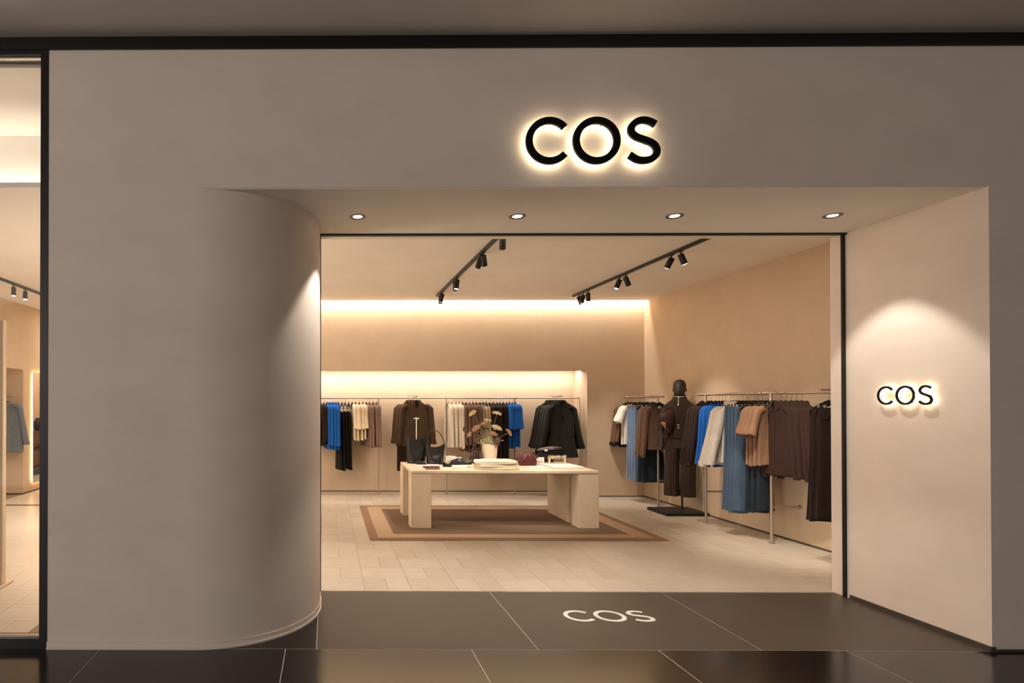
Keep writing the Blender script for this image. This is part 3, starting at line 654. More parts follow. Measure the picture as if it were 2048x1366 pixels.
run(trousers('jeans','x','jeans',F['jeansmid'],L=1.16,hw=.068,leg=.070,flare=1.45,seed=22,group='mid blue jeans on the right wall rail'), 'mid blue jeans', W4, spread(1480, 1502, 4, -6, ZB), clip=True, hook=HY, fy=.55, off=-.12)
run(g_('tshirt','x','t-shirt',F['tan'],L=.66,slv=.34,sw=.18,hw=.18,r0=.066,r1=.072,seed=23,out=.07,sd=.08,folds=.25,group='tan t-shirts on the right wall rail'), 'tan t-shirt', W4, spread(1515, 1540, 4, -6, ZB), hook=HY, fy=.55, fx=0.8)
run(trousers('jeans','x','jeans',F['jeansdark'],L=1.14,hw=.065,leg=.066,flare=1.35,seed=24,group='dark jeans on the right wall rail'), 'dark blue jeans', 'beside the tan t-shirts', spread(1506, 1528, 3, -4, ZB), clip=True, hook=HY, fy=.55, off=-.02)
ds = g_('shirt','x','shirt',F['darkshirt'],L=.74,slv=.76,sw=.18,hw=.20,seed=25,collar=True,cuff=True,folds=.10,neck='v',vd=.12,r0=.058,r1=.045,out=.05,sd=.08,placket=True,group='dark brown shirts near the entrance')
run(ds, 'dark chocolate shirt', 'near the entrance jamb', [(XRL-.03+.012*i, XRL*FPX/(1551+8*i-656), -82, ZB) for i in range(6)], hook=HY, jit=1, fy=.5, fx=0.95)
run(trousers('trousers','x','trousers',F['skirt'],L=1.06,hw=.15,leg=.15,flare=1.2,seed=26,folded=True,group='dark brown trousers at the entrance jamb'), 'dark brown trousers', 'next to the entrance jamb', [(XRL, 5.52, -10, ZB), (XRL, 5.45, -10, ZB)], clip=True, hook=HY)

# ------------------------------------------------------------------ mannequin on its stand
mx, my = 4.74, 7.93
mq = thing('mannequin', 'black abstract mannequin in dark brown waistcoat and wide trousers on a base', 'mannequin', (mx, my, 0), R(-38))
bp_ = box(-.29, -.24, .005, .265, .24, .045, .004).build('base_plate', M['black'], mq)
bp_.rotation_euler = (0,0,R(38)); bp_.location = (-.02, -.01, 0)
MB().tube([(.02, .03, .04), (.02, .03, .95)], .012, 12).build('pole', M['black'], mq, True)
def ell(cx, cy, z, rx, ry, n=26, p=1.0): return [(cx+rx*math.copysign(abs(math.cos(2*PI*j/n))**p, math.cos(2*PI*j/n)), cy+ry*math.copysign(abs(math.sin(2*PI*j/n))**p, math.sin(2*PI*j/n)), z) for j in range(n)]
hb = MB(); hz = 1.565
prof = [(-.16,.11,.075,0),(-.10,.066,.062,0),(-.05,.054,.056,.0),(-.01,.050,.055,-.004),(.015,.050,.066,-.012),(.035,.056,.080,-.018),(.06,.064,.090,-.018),(.09,.071,.096,-.013),(.12,.075,.098,-.006),(.15,.077,.098,.0),(.18,.074,.092,.004),(.21,.063,.078,.008),(.228,.046,.056,.010),(.238,.022,.026,.011),(.240,.004,.005,.011)]
rings = []
for z, rx, ry, cy in prof:
    r = ell(0, cy, hz+z, rx, ry)
    q = []
    for x, y, zz in r:
        k = math.exp(-(x/.014)**2) if y < cy-.03 else 0
        y -= k*(.020*math.exp(-((z-.082)/.020)**2)+.008*math.exp(-((z-.045)/.008)**2)+.006*math.exp(-((z-.02)/.012)**2))
        e = (math.exp(-((abs(x)-.030)/.014)**2) if y < cy-.03 else 0); y += e*.010*math.exp(-((z-.112)/.012)**2)
        q.append((x, y, zz))
    rings.append(q)
hb.loft(rings, True, True, True)
for sx in (-1, 1): hb.ball((sx*.076, .012, hz+.095), .022, 8, 6, (.35, .7, 1.2))
# shoulders, arms and waist carry on from the neck in the same figure
hb.loft([ell(0, .0, z, rx, ry) for z, rx, ry in ((.92,.14,.10),(1.10,.125,.09),(1.28,.15,.10),(1.38,.165,.095),(1.42,.13,.08),(1.46,.07,.065))], True, True, True)
for sx in (-1, 1):
    pth = [(sx*.155, 0, 1.385), (sx*.195, .01, 1.33), (sx*.215, .03, 1.20), (sx*.225, .04, 1.10), (sx*.215, .0, .98), (sx*.205, -.035, .88)]
    hb.tube(catmull(pth, 4), [lerp(.050, .026, i/20) for i in range(21)], 12)
    for k in range(5):
        p = Vector((sx*.205, -.035-.014*(k-1.5), .885)); ln = (.06,.085,.092,.086,.068)[k]
        d = Vector((sx*-.02, -.25+(.9 if k == 0 else 0)*-1, -1)).normalized()
        hb.tube([p, p+d*ln*.5, p+(d+Vector((-sx*.25,.0,0))).normalized()*ln], [.010,.009,.006], 8)
hb.build('body', M['mannequin'], mq, True)
for sx in (-1, 1): MB().ball((sx*.078, -.012, hz+.065), .0085, 8, 5).build('earring', M['silver'], mq, True)
# waistcoat with stand collar, trousers
v_ = MB(); rr = []
for z, rx, ry, cy in ((1.565,.070,.078,0),(1.545,.082,.086,0),(1.52,.106,.094,0),(1.495,.138,.102,.0),(1.465,.170,.110,0),(1.43,.186,.114,0),(1.36,.190,.122,0),(1.28,.178,.126,0),(1.21,.158,.116,0),(1.16,.152,.112,0),(1.10,.168,.122,0),(1.055,.182,.134,0)):
    rr.append([(x*(1+.012*math.sin(9*j)), y, z+(-.04*max(0,1-abs(x)/.12) if z < 1.07 and y < 0 else 0)) for j, (x, y, z_) in enumerate(ell(0, cy, z, rx, ry, 30))])
v_.loft(rr); v_.build('waistcoat', F['vest'], mq, True)
MB().loft([*[[(x, y, z+.20*y) for x, y, z in e_] for e_ in (ell(0,0,1.535,.088,.092,28), ell(0,.002,1.592,.072,.080,28), ell(0,.002,1.600,.068,.076,28), ell(0,.002,1.575,.062,.070,28))]]).build('stand_collar', F['vest'], mq, True)
for z in (1.38,1.31,1.24): MB().ball((.012, -.128, z), .006, 8, 4, (1,.5,1)).build('button', M['hanger'], mq, True)
for z in (1.19,1.155): MB().ball((.0, -.120, z), .010, 8, 5, (1,.5,1)).build('button', M['silver'], mq, True, label='silver button')
for sx in (-1, 1):
    # side flaps of the open lower front
    MB().loft([[(sx*.09,-.122,1.15),(sx*.155,-.06,1.15)],[(sx*.12,-.142,1.07),(sx*.19,-.07,1.07)],[(sx*.15,-.142,1.005),(sx*.205,-.075,1.02)]], False).build('front_flap', F['vest'], mq, True)
ph = 1.0
for sx in (-1, 1):
    rr = []
    for i in range(14):
        u_ = i/13; z = lerp(1.04, .235, u_); cx = sx*lerp(.060, .094, smooth01(u_/.4)); rx = lerp(.082, .090, u_**.5); ry = lerp(.108, .105, u_)
        rr.append([(x*(1)+.006*math.sin(3*j+u_*4), y+.010*math.sin(2*j+1.3*sx)*u_, z) for j, (x, y, z_) in enumerate(ell(cx, 0, z, rx, ry, 26, .92))])
    lg = MB().loft(rr, True, True, True).build('trouser_leg', F['trouser'], mq, True)
MB().loft([ell(0,0,1.09,.142,.106,28), ell(0,0,1.03,.150,.112,28), ell(0,0,.95,.158,.114,28), ell(0,0,.88,.150,.106,28)]).build('trouser_waist', F['trouser'], mq, True)
nk = thing('necklace', 'thin silver necklace with pendant on the mannequin collar', 'necklace', (mx, my, 0), R(-38))
MB().tube([(.082*math.cos(a), .003+.084*math.sin(a), 1.602-.034*(1-math.sin(a))*.5) for a in [2*PI*i/28 for i in range(29)]], .0028, 6, False).build('chain', M['silver'], nk, True)
q = MB(); q.tube([(.0,-.086,1.570),(.0,-.104,1.52),(.0,-.118,1.475)], .002, 6); q.ball((0,-.120,1.465), .009, 8, 6, (1,.6,1.6)); q.build('pendant', M['silver'], nk, True)
# burgundy bag carried on the mannequin's arm
c_ = onY(1327, 845, 7.85)
M['oxblood'] = mat('oxblood_suede', (58,20,20), .7, var=.15, scale=20)
bg = thing('shoulder_bag', 'slouchy burgundy bag with gilt clasp at the mannequin elbow', 'bag', (c_.x+.03, 7.86, c_.z-.14)); bg.scale = (.82, .82, .9)
rr = []
for z, rx, ry in ((0,.008,.01),(.03,.022,.025),(.09,.055,.040),(.15,.085,.05),(.21,.108,.052),(.26,.112,.045),(.30,.10,.03),(.315,.085,.012)):
    rr.append([(x+.075*(1-z/.315), y+.006*math.sin(5*j), zz+.045*x/.1*(z/.3)) for j, (x, y, zz) in enumerate(ell(0,0,z,rx,ry,22))])
MB().loft(rr, True, True, True).build('pouch', M['oxblood'], bg, True)
MB().tube(catmull([(-.05,0,.29),(.0,.01,.34),(.07,.03,.36),(.10,.04,.33)], 6), .010, 8).build('strap', M['oxblood'], bg, True)
q = MB()
for k in range(5):
    a = R(20+35*k); q.tube(catmull([(-.030,-.050,.075),(-.055+.020*math.cos(a),-.062,.115+.018*math.sin(a)),(-.070+.040*math.cos(a),-.052,.140+.028*math.sin(a))], 4), [.007]*8+[.005], 8)
q.build('clasp', M['gold'], bg, True)

# ------------------------------------------------------------------ rug and table
p0 = onZ(740,1082); p1 = onZ(1338,1083); p2 = onZ(720,1013)
x0, x1, y0, y1 = p0.x, p1.x, p0.y, p2.y
rg = thing('rug', 'large brown rug with pale border band under the display table', 'rug', ((x0+x1)/2, (y0+y1)/2, .0045))
W_, D_ = (x1-x0)/2, (y1-y0)/2
def frame_mb(a, b_, c_, d_, z0, z1):
    m = MB(); o_ = [(-a,-b_),(a,-b_),(a,b_),(-a,b_)]; i_ = [(-c_,-d_),(c_,-d_),(c_,d_),(-c_,d_)]
    return m.loft([[(x,y,z0) for x,y in o_], [(x,y,z1-.002) for x,y in o_], [(x*.9985,y*.9985,z1) for x,y in o_], [(x,y,z1) for x,y in i_], [(x,y,z0) for x,y in i_]])
frame_mb(W_, D_, W_-.095, D_-.10, 0, .011).build('outer_border', M['rug_edge'], rg)
frame_mb(W_-.095, D_-.10, W_-.285, D_-.27, 0, .0115).build('border_band', M['rug_band'], rg)
box(-W_+.285, -D_+.27, 0, W_-.285, D_-.27, .011).build('field', M['rug_field'], rg)
ZTB = .691
tb = thing('display_table', 'large pale wooden display table with slab legs on the rug', 'table', (0,0,0))
ta, tb_, tc_ = onZ(822,941.5,ZTB), onZ(1197,941.5,ZTB), onZ(797.5,923.8,ZTB)
TX0, TX1, TY0, TY1 = ta.x, tb_.x, ta.y, tc_.y
box(TX0, TY0, ZTB-.034, TX1, TY1, ZTB, .004).build('table_top', M['birch'], tb)
ZR = .0155
for nm, bx in (('leg', (TX0, TY0+.004, TX0+.24, TY0+.225)), ('leg', (TX0-.002, 7.66, TX0+.22, TY1)), ('leg', (TX1-.238, TY0+.004, TX1, TY0+.225)), ('leg', (2.955, 7.22, 3.17, TY1))):
    box(bx[0], bx[1], ZR, bx[2], bx[3], ZTB-.038, .004).build('leg', M['birch'], tb)
box(TX0+.02, TY0+.03, ZTB-.040, TX1-.02, TY1-.02, ZTB-.033).build('shaded_seam_strip', M['gap'], tb)  # dark strip in the seam under the top, shade put into its colour

# ------------------------------------------------------------------ things on the table
def onT(px, py): return onZ(px, py, ZTB)
def pxm(Y): return FPX/Y
def bucket_bag(label, px0, px1, ytop, ybot, handle_top, lean=0, peak=.035, hand_px=None, Y=None):
    Y = Y or 7.72; sc = Y/FPX; cx = ((px0+px1)/2-656.5)*sc; W = (px1-px0)*sc/2; H = (ybot-ytop)*sc
    t = thing('bucket_bag', label, 'bag', (cx, Y, ZTB)); rr = []
    n = 32
    for i in range(13):
        u_ = i/12; r = []
        rx = lerp(W*.82, W, u_); ry = lerp(.085, .062, u_)
        for j in range(n):
            a = 2*PI*j/n; ca, sa = math.cos(a), math.sin(a)
            top = H*(1-.20*(1-ca*ca))*u_                                    # rim dips front and back, peaks at the sides
            dent = -.022*math.exp(-((u_-.62)/.22)**2)*max(0,-sa)**2*math.cos(ca*2.2)
            r.append((rx*math.copysign(abs(ca)**.8, ca)+lean*u_, ry*math.copysign(abs(sa)**.85, sa)-dent+.004*math.sin(a*5)*u_, .002+top))
        rr.append(r)
    b_ = MB().loft(rr, True, True, False); b_.build('body', M['leather'], t, True)
    MB().loft([[(x*.985, y*.96, z+.0005) for x, y, z in rr[-1]], [(x*.95, y*.85, z-.05) for x, y, z in rr[-2]], [(x*.9, y*.8, z*.3) for x, y, z in rr[-3]]]).build('lining', M['leather'], t, True)
    hp = [((p-656.5)*sc-cx, 0.0, (HC-(q-804)*sc)-ZTB) for p, q in handle_top]
    MB().tube(catmull(hp, 7), .0055, 8).build('handle', M['leather'], t, True)
    return t
bucket_bag('taller black leather bucket bag at the left of the table', 810, 853, 867, 926, [(811,876),(813,862),(818,850),(826,839),(835,833),(843,837),(849,850),(852,868)], lean=.01, Y=7.76)
bucket_bag('smaller black leather bucket bag beside the taller one', 850, 889, 887, 928, [(851,892),(853,878),(858,866),(866,860.5),(875,863),(883,872),(888,885),(889,894)], Y=7.64)
sc = 7.80/FPX; sx_ = (831.5-656.5)*sc
bs = thing('bag_stand', 'slim white T-shaped stand holding up the tall bag handle', 'display stand', (sx_, 7.76, ZTB))
zt_ = HC-(835-804)*7.76/FPX-ZTB
MB().tube([(0,0,.012),(0,0,zt_-.012)], .0065, 10).build('stem', M['white'], bs, True)
MB().loft([[(x, y, z) for y, z in ((-.010,zt_-.018),(.010,zt_-.018),(.010,zt_+.010*(1-(x/.036)**2)-.012),(-.010,zt_+.010*(1-(x/.036)**2)-.012))] for x in (-.036,-.02,0,.02,.036)], True, True, True).build('saddle', M['white'], bs)
MB().lathe([(.035,.003),(.035,.008),(.01,.012)], (0,0,0), 18).build('foot', M['white'], bs)
def slab(name, label, cat, px, py, wpx, d, h, m, yaw=0, c=.002, group=None, z=0.0, by=0.0):
    p = onT(px, py); p.y += by; w_ = wpx*p.y/FPX/2; t = thing(name, label, cat, (p.x, p.y+d/2, ZTB+z), R(yaw), group)
    box(-w_, -d/2, .0005, w_, d/2, h, c).build('panel' if name != 'wallet' else 'cover', m, t)
    if name == 'wallet':
        box(-w_*.96, -d/2*.9, h*.3, w_*.985, d/2*.9, h*.7).build('card_slots', M['gap'], t); box(-.008, -d/2-.001, h, .008, -d/2+.03, h+.0015).build('tab', m, t)
    elif name in ('display_tray', 'gift_box', 'box', 'card_stand'):
        box(-w_*.985, -d/2*.985, h, w_*.985, d/2*.985, h+.0012).build('lid', m, t)
    return t
slab('display_tray', 'thin white display tray under the left black wallet', 'tray', 842, 932.5, 26, .13, .006, M['white'])
slab('display_tray', 'thin white display tray under the right black wallet', 'tray', 868, 931.5, 26, .13, .006, M['white'])
slab('wallet', 'black leather wallet in front of the taller bag', 'wallet', 842.5, 929.5, 19, .09, .030, M['leather'], z=.0075)
slab('wallet', 'black leather wallet in front of the smaller bag', 'wallet', 867, 929.5, 19.5, .09, .030, M['leather'], z=.0075)
slab('wallet', 'burgundy flat wallet, rear one of two at the table front', 'wallet', 864, 936.2, 32, .10, .014, M['burgundy'])
slab('wallet', 'burgundy flat wallet, front one of two at the table front', 'wallet', 866, 939.2, 28, .055, .010, M['burgundy'])
slab('box', 'pale frosted display box behind the black shoe', 'box', 909, 927.5, 31, .20, .085, M['paleglass'], yaw=-8, c=.004)
slab('card_stand', 'white card leaning on the frosted display box', 'card', 905.5, 927.5, 15, .09, .004, M['white'], z=.0875, by=.02)
q = slab('wallet', 'burgundy open wallet on the frosted display box', 'wallet', 917, 927.5, 12, .10, .014, M['burgundy'], yaw=14, z=.0875, by=.05)
# folded white papers with a black shoe on top
slab('gift_box', 'low white slab under the black slipper, lower of two', 'box', 922, 938.3, 27, .17, .014, M['white'])
slab('gift_box', 'low white slab under the black slipper, upper of two', 'box', 921, 937.6, 25, .15, .012, M['white'], z=.0165)
def shoe(label, px, py, yaw, z):
    p = onT(px, py); t = thing('slipper', label, 'shoe', (p.x, p.y+.06, ZTB+z), R(yaw)); rr = []; rs = []
    for i in range(13):
        u_ = i/12; x = lerp(-.125, .125, u_); w_ = .014+.034*math.sin(PI*min(1, u_*1.05+.02))**.6*(1.0 if u_ > .35 else .85); h = .022+.050*smooth01((u_-.25)/.4)*(1-smooth01((u_-.62)/.38)*.65)
        if u_ < .3: h = .020+.03*(1-u_/.3)
        rr.append([(x, w_*math.cos(a), .012+h*max(0, math.sin(a))) for a in [PI*k/12 for k in range(13)]])
        rs.append([(x, w_*1.04*sg, zz) for sg, zz in ((-1,0),(1,0),(1,.012),(-1,.012))])
    MB().loft(rr, False).build('upper', M['leather'], t, True); MB().loft(rs, True, True, True).build('sole', M['leather'], t)
    MB().tube(catmull([(-.06,-.03,.05),(-.02,-.02,.066),(.0,0,.07),(-.02,.02,.066),(-.06,.03,.05)], 5), .004, 6).build('strap', M['leather'], t, True)
shoe('black leather slipper lying flat beside the white slabs', 906, 934.0, 24, 0.0)
shoe('black leather slipper resting on the white slabs', 925, 935.0, 172, .032)
# brown knotted bag by the vase
p = onT(951, 926.5)
kb = thing('knotted_bag', 'dark brown gathered leather bag left of the vase', 'bag', (p.x, p.y, ZTB)); rr = []
for z, rx, ry in ((0,.045,.05),(.02,.062,.06),(.06,.074,.065),(.10,.070,.06),(.135,.055,.045),(.155,.05,.04)):
    rr.append([(x*(1+.06*math.sin(7*a_/26*2*PI)), y*(1+.1*math.sin(6*a_/26*2*PI)), zz) for a_, (x, y, zz) in enumerate(ell(0,0,z,rx,ry,26))])
MB().loft(rr, True, True, True).build('pouch', M['brownbag'], kb, True)
for k in range(4):
    a = -.05+.032*k; MB().tube(catmull([(a,-.05,.05),(a-.012,-.075,.095),(a,-.055,.14),(a+.015,-.03,.155)], 5), .010, 8).build('gathered_fold', M['brownbag'], kb, True)
MB().tube(catmull([(-.05,0,.14),(-.045,-.01,.185),(0,-.015,.20),(.045,-.01,.18),(.05,0,.14)], 6), .007, 8).build('handle', M['brownbag'], kb, True)
# vase and dried flowers
p = onT(979.5, 926.5); vx, vy = p.x, p.y; sv = vy/FPX
vs = thing('vase', 'cream stoneware vase holding dried umbel flowers', 'vase', (vx, vy, ZTB))
VH = (926.5-887)*sv
prof = [(.072,0),(.076,.006),(.083,VH*.2),(.093,VH*.5),(.099,VH*.75),(.097,VH*.9),(.090,VH*.975),(.085,VH),(.078,VH*.985),(.074,VH*.9),(.07,VH*.6)]
MB().lathe(prof, seg=36, cap0=True, cap1=True).build('body', M['ceramic'], vs, True)
def flower(label, px, py, size, m, dens=26, tiltx=0, dy=0.0, droop=0):
    tx_, tz_ = (px-656.5)*sv-vx, HC-(py-804)*sv-ZTB
    t = thing('dried_flower', label, 'flower', (vx, vy, ZTB+VH*.62), 0, 'dried umbel flowers in the vase'); b0 = (max(-.05, min(.05, tx_*.22)), dy*.2, 0)
    tip = Vector((tx_, dy, tz_-VH*.62)); mid = Vector(b0).lerp(tip, .55)+Vector((-.12*tx_, 0, .03))
    pts = catmull([b0, tuple(mid), tuple(tip)], 6); MB().tube(pts, [.0038-.0018*i/(len(pts)-1) for i in range(len(pts))], 6).build('stem', M['stem'], t, True)
    rnd = random.Random(int(px*7)); dirv = (Vector(pts[-1])-Vector(pts[-4])).normalized(); dirv = (dirv*(1-abs(droop))+Vector((tiltx, -.35, .5))).normalized()
    qx = dirv.orthogonal().normalized(); qy = dirv.cross(qx); hd_ = MB()
    dens = int(dens*1.6)
    for k in range(dens):
        a = 2.4*k; rr_ = size*math.sqrt((k+.5)/dens); h = size*.42*(1-(rr_/size)**2*.75)+rnd.uniform(-.004,.004)
        e = tip+(qx*math.cos(a)+qy*math.sin(a))*rr_+dirv*h
        hd_.tube([tip-dirv*size*.12, tip.lerp(e, .6)+dirv*.002, e], .0011, 4)
        for _ in range(3): hd_.ball(e+Vector((rnd.uniform(-1,1),rnd.uniform(-1,1),rnd.uniform(-1,1)))*.006, rnd.uniform(.005,.009), 5, 3)
    hd_.build('flower_head', m, t)
FL = [('cream dried umbel, highest at right over the vase',994,828,.058,'umbelA',32,0,.02,0), ('cream dried umbel, highest at left, leaning away',945,827,.052,'umbelA',28,-.5,.0,.3),
 ('large cream and russet umbel right of the vase centre',990,856,.068,'umbelA',38,.1,-.05,0), ('russet umbel at far right on a bent stem',1015,865,.052,'umbelB',28,.5,-.02,.4),
 ('russet umbel at upper left above the vase',951,857,.062,'umbelB',34,-.3,-.03,0), ('small brown umbel beside the brown cardigans',932,858,.042,'umbelC',22,-.4,.05,.2),
 ('small russet umbel hanging low at far left',938,869,.036,'umbelB',20,-.6,-.02,.5), ('small cream umbel between the two tall ones',977,842,.045,'umbelA',24,.1,.06,0),
 ('dark russet umbel just above the vase rim at right',983,868,.050,'umbelB',28,.2,-.06,.1), ('dark brown umbel low over the right vase rim',986,883,.056,'umbelC',34,.4,-.08,.3), ('dark brown umbel low over the left vase rim',955,876,.050,'umbelC',30,-.3,-.05,.3), ('brown umbel standing behind the vase centre',972,860,.050,'umbelC',26,0,.08,0), ('russet umbel low between the tall stems',968,848,.040,'umbelB',22,-.2,.03,.1), ('dull green umbel at right above the rim',996,876,.036,'umbelC',20,.5,.0,.3)]
for f in FL: flower(f[0], f[1], f[2], f[3], M[f[4]], f[5], f[6], f[7], f[8])
fo = MB(); rnd = random.Random(4)
for k in range(150):
    a = rnd.uniform(0, 2*PI); l = rnd.uniform(.05, .15); d = Vector((math.cos(a)*.75-.15, math.sin(a)*.55-.1, rnd.uniform(.15, 1.0))).normalized(); b0 = Vector((rnd.uniform(-.06,.05), rnd.uniform(-.05,.05), VH-.015))
    e_ = b0+d*l+Vector((0,0,-.02*rnd.random())); fo.tube([b0, b0+d*l*.6, e_], [.0030,.0026,.0014], 4)
    for q_ in range(3): fo.ball(b0.lerp(e_, .5+.25*q_)+Vector((rnd.uniform(-1,1),rnd.uniform(-1,1),rnd.uniform(-1,1)))*.008, rnd.uniform(.004,.007), 5, 3)
ff = fo.build('feathery_foliage', M['leafy'], None); ff.location = (vx, vy, ZTB); tag(ff, 'pale feathery dried foliage filling the mouth of the vase', 'foliage', None, 'stuff')
# folded cream knitwear stack
pk0 = onT(1000, 940.5); wst = 90*pk0.y/FPX/2; ys = pk0.y+.17
for i, (w_, dx, h) in enumerate(((wst, .0, .036), (wst*.97, .004, .034), (wst*.94, -.006, .034))):
    lbs = ['bottom cream sweater of the folded stack before the vase', 'middle cream sweater of the folded stack before the vase', 'top cream sweater of the folded stack before the vase']
    t = thing('folded_sweater', lbs[i], 'sweater', (pk0.x+dx, ys, ZTB+.001+i*.035), R((-2,3,-1)[i]), 'folded cream sweaters on the table')
    for nm, z0, z1, ins in (('lower_fold', 0, h*.52, 0), ('upper_fold', h*.48, h, .006)):
        rr = []
        n = 40
        zm = (z0+z1)/2
        for u_, z in ((.0,z0),(.5,z0),(.90,z0+.001),(.97,z0+.005),(1.0,zm),(.985,zm+(z1-zm)*.6),(.95,z1-.001),(.7,z1+.003),(.35,z1+.005),(0.02,z1+.006)):
            rr.append([((w_-ins)*u_*(1-.03*math.cos(a*2+i))*math.copysign(abs(math.cos(a))**.42, math.cos(a)), (.165-ins)*u_*math.copysign(abs(math.sin(a))**.42, math.sin(a)), z+(.0035*math.sin(a*3+i*2)+.002*math.sin(a*7+i))*(1 if .3 < u_ < 1 and z > z0+.002 else 0)) for a in [2*PI*j/n for j in range(n)]])
        MB().loft(rr, True, True, True).build(nm, M['cream'], t, True)
# sunglasses
def shades(label, px, py):
    p = onT(px, py); t = thing('sunglasses', label, 'sunglasses', (p.x, p.y, ZTB+.002), R(-8))
    for sx in (-1, 1):
        MB().tube([(sx*.034+.026*math.cos(a), 0, .024+.020*math.sin(a)) for a in [2*PI*i/18 for i in range(19)]], .0035, 6, False).build('rim', M['hanger'], t, True)
        MB().add([(sx*.034+.026*math.cos(2*PI*i/18), .001, .024+.020*math.sin(2*PI*i/18)) for i in range(18)], [tuple(range(18))]).build('lens', M['black'], t)
        MB().tube([(sx*.062,0,.034),(sx*.064,.07,.034),(sx*.062,.12,.014)], .0028, 6).build('temple', M['hanger'], t, True)
    MB().tube([(-.009,0,.03),(0,0,.033),(.009,0,.03)], .003, 6).build('bridge', M['hanger'], t)
shades('dark sunglasses between the folded sweaters and the burgundy pouch', 1024, 926.5)
# burgundy pouch bag
p = onT(1055, 931.5); pb = thing('pouch_bag', 'gathered burgundy leather pouch bag on the table', 'bag', (p.x, p.y+.05, ZTB)); rr = []; wp = 42*p.y/FPX/2
for z, k in ((0,.86),(.012,.96),(.05,1.0),(.09,.94),(.12,.80),(.145,.66),(.158,.52),(.150,.40)):
    rr.append([(x*(1+.03*math.sin(9*2*PI*j/40)*(z/.1)), y*(1+.14*math.sin(10*2*PI*j/40)*(z/.12)), zz+.006*math.sin(8*2*PI*j/40)*(z/.14)) for j, (x, y, zz) in enumerate(ell(0,0,z,wp*k,.075*k,40,.9))])
MB().loft(rr, True, True, True).build('pouch', M['burgundy'], pb, True)
MB().tube(catmull([(-wp*.55,-.02,.14),(-wp*.8,-.07,.09),(-wp*.6,-.085,.06),(-wp*.2,-.075,.10),(.0,-.04,.15)], 6), .006, 8).build('drawstring', M['burgundy'], pb, True)
MB().tube(catmull([(wp*.2,.0,.15),(wp*.6,-.01,.165),(wp*.95,-.02,.12),(wp*1.0,-.02,.09)], 6), .010, 8).build('strap', M['burgundy'], pb, True)
# brown flat bag on a riser, jewellery
p = onT(1102, 925); cb = thing('clutch_bag', 'dark brown clutch tilted on a riser at the right of the table', 'bag', (p.x, p.y+.06, ZTB+.155)); wc = 48*p.y/FPX/2
rr = []
for i in range(12):
    u_ = i/11; x = lerp(-wc, wc, u_); k = math.sin(PI*min(.97, max(.03, u_)))**.4
    rr.append([(x, y*k, zz*k+.032*u_+.012*math.sin(u_*3)) for y, zz in ((-.10,-.004),(-.09,.016),(0,.026),(.09,.016),(.10,-.004),(0,-.018))])
MB().loft(rr, True, True, True).build('body', M['brownbag'], cb, True)
box(-wc*.62, -.103, .0, -wc*.38, -.098, .020).build('tag', M['white'], cb, label='small white tag')
rs_ = thing('riser', 'black display riser block under the brown clutch', 'display stand', (p.x-.02, p.y+.06, ZTB)); box(-.12, -.05, .0008, .06, .07, .120, .003).build('block', M['black'], rs_); box(-.10, -.04, .120, .05, .06, .150, .004).build('cushion', M['black'], rs_)
slab('display_tray', 'small white tray at the table front', 'tray', 1079, 937.5, 38, .16, .016, M['white'], c=.004)
slab('display_tray', 'large white tray at the right end of the table', 'tray', 1138, 937.5, 60, .36, .022, M['white'], yaw=2, c=.005)
p = onT(1077, 931); ec = thing('display_card', 'upright white card with small gilt earrings behind the small tray', 'card', (p.x, p.y+.075, ZTB)); wq = 31*p.y/FPX/2
box(-wq, -.004, .0008, wq, .004, .098, .002).build('panel', M['white'], ec); box(-wq*.9, .004, .0008, wq*.9, .045, .01).build('foot', M['white'], ec)
q = MB()
for k in range(5): q.tube([(-wq*.65+k*wq*.33+.008*math.cos(a), -.007, .045+.008*math.sin(a)) for a in [2*PI*i/10 for i in range(11)]], .0018, 5, False)
q.build('earrings', M['gold'], ec, kind='stuff')
p = onT(1117, 928); js = thing('jewellery_stand', 'pale jewellery stand hung with a row of pearl rings', 'display stand', (p.x, p.y+.05, ZTB)); wj = 36*p.y/FPX/2
for sx in (-1, 1): box(sx*wj*.85-.006, -.02, .0008, sx*wj*.85+.006, .02, .07, .002).build('post', M['white'], js)
MB().tube([(-wj,0,.074),(wj,0,.088)], .010, 10).build('bar', M['silver'], js, True)
for k in range(9):
    xx = lerp(-wj*.92, wj*.92, k/8); MB().tube([(xx+.004*math.sin(a), .022*math.cos(a), .080+.007*k/8+.022*math.sin(a)) for a in [2*PI*i/14 for i in range(15)]], .0055, 6, False).build('bangle', M['silver'] if k % 3 else M['gold'], js, True)

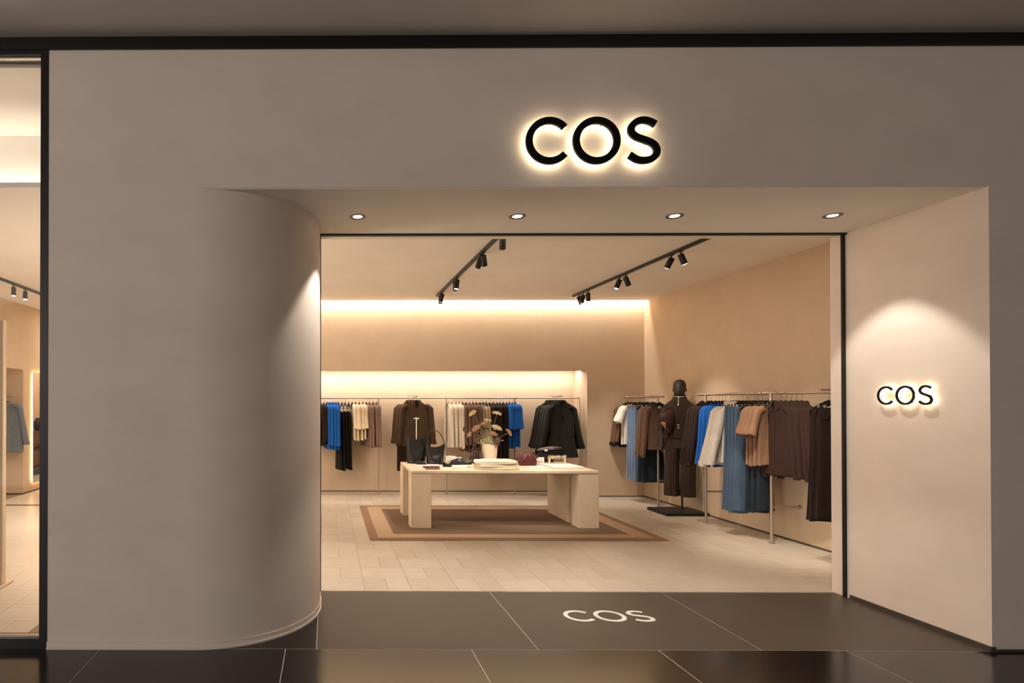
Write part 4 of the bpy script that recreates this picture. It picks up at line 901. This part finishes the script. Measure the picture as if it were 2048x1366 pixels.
# ------------------------------------------------------------------ seen through the shop window
pt = onY(5, 800, 4.70)
dp = thing('room_divider', 'pale free-standing divider at the left edge of the shop window', 'divider', (pt.x, 4.70, .0045)); box(-1.1, 0, .0, 0, .06, 2.16, .004).build('board', M['plaster'], dp); box(-1.15, -.10, 0, .012, .16, .02, .004).build('foot', M['plaster'], dp)
zz = onY(25, 793, 9.3).z
pr = thing('peg_rail', 'short steel peg rail in the side alcove seen through the window', 'clothes rail', (-5.6, 9.28, zz)); MB().tube([(0,0,0),(.56,0,0),(.575,0,.015)], .010, 8).build('rail', M['steel'], pr, True); MB().tube([(0,0,0),(.012,0,0)], .03, 12).build('flange', M['steel'], pr)
gs = g_('shirt','x','shirt',F['greyblue'],L=.78,slv=.66,sw=.20,hw=.26,seed=31,collar=True,cuff=True,folds=.16,neck='v',vd=.10,placket=True,r1=.055,out=.10)
run(gs, 'grey blue collared shirt', 'in the alcove behind the window', [(onY(12,793,9.28).x, 9.28, 6, zz)], jit=0, drop=.095, hook=PI/2)
zt_, zb_ = 2.0, .15
mr = thing('mirror', 'tall backlit wall mirror seen through the shop window', 'mirror', (-4.97, 9.74, 0))
box(.030, 0, zb_, .042, 1.15, zt_, .002).build('glass', M['mirror'], mr)
lp = frame_mb(.55, .90, .48, .83, 0, .02); lp.v = [(.008+z, .575+x, (zb_+zt_)/2+y) for x, y, z in lp.v]; lp.build('light_frame', M['led_soft'], mr, label='warm light strip behind the mirror edge')
box(0, .06, zb_+.06, .008, 1.09, zt_-.06).build('back_plate', M['white'], mr)
for lb, z in (('upper dark shelf in the passage, seen in the mirror', .86), ('middle dark shelf in the passage, seen in the mirror', .50), ('lowest dark shelf in the passage, seen in the mirror', .12)):
    sh = thing('wall_shelf', lb, 'shelf', (-3.6, 12.0, z)); box(-.30, -1.3, 0, 0, 1.3, .03, .003).build('board', M['shelf'], sh)
    for y in (-1.0, 1.0): box(-.25, y-.01, -.06, 0, y+.01, 0).build('bracket', M['black'], sh)
for lb, y, z, w_, h, m in (('black round vessel on the upper passage shelf',12.25,.89,.08,.26,M['leather']), ('white jar on the upper passage shelf',12.75,.89,.07,.12,M['ceramic']), ('white jar on the middle passage shelf',12.55,.53,.10,.12,M['white'])):
    t = thing('jar', lb, 'jar', (-3.75, y, z)); MB().lathe([(w_*.7,.001),(w_,h*.3),(w_,h*.7),(w_*.6,h*.9),(w_*.5,h)], seg=18).build('body', m, t, True); MB().lathe([(w_*.55,h),(w_*.5,h*1.06)], seg=18).build('lid', m, t, True)
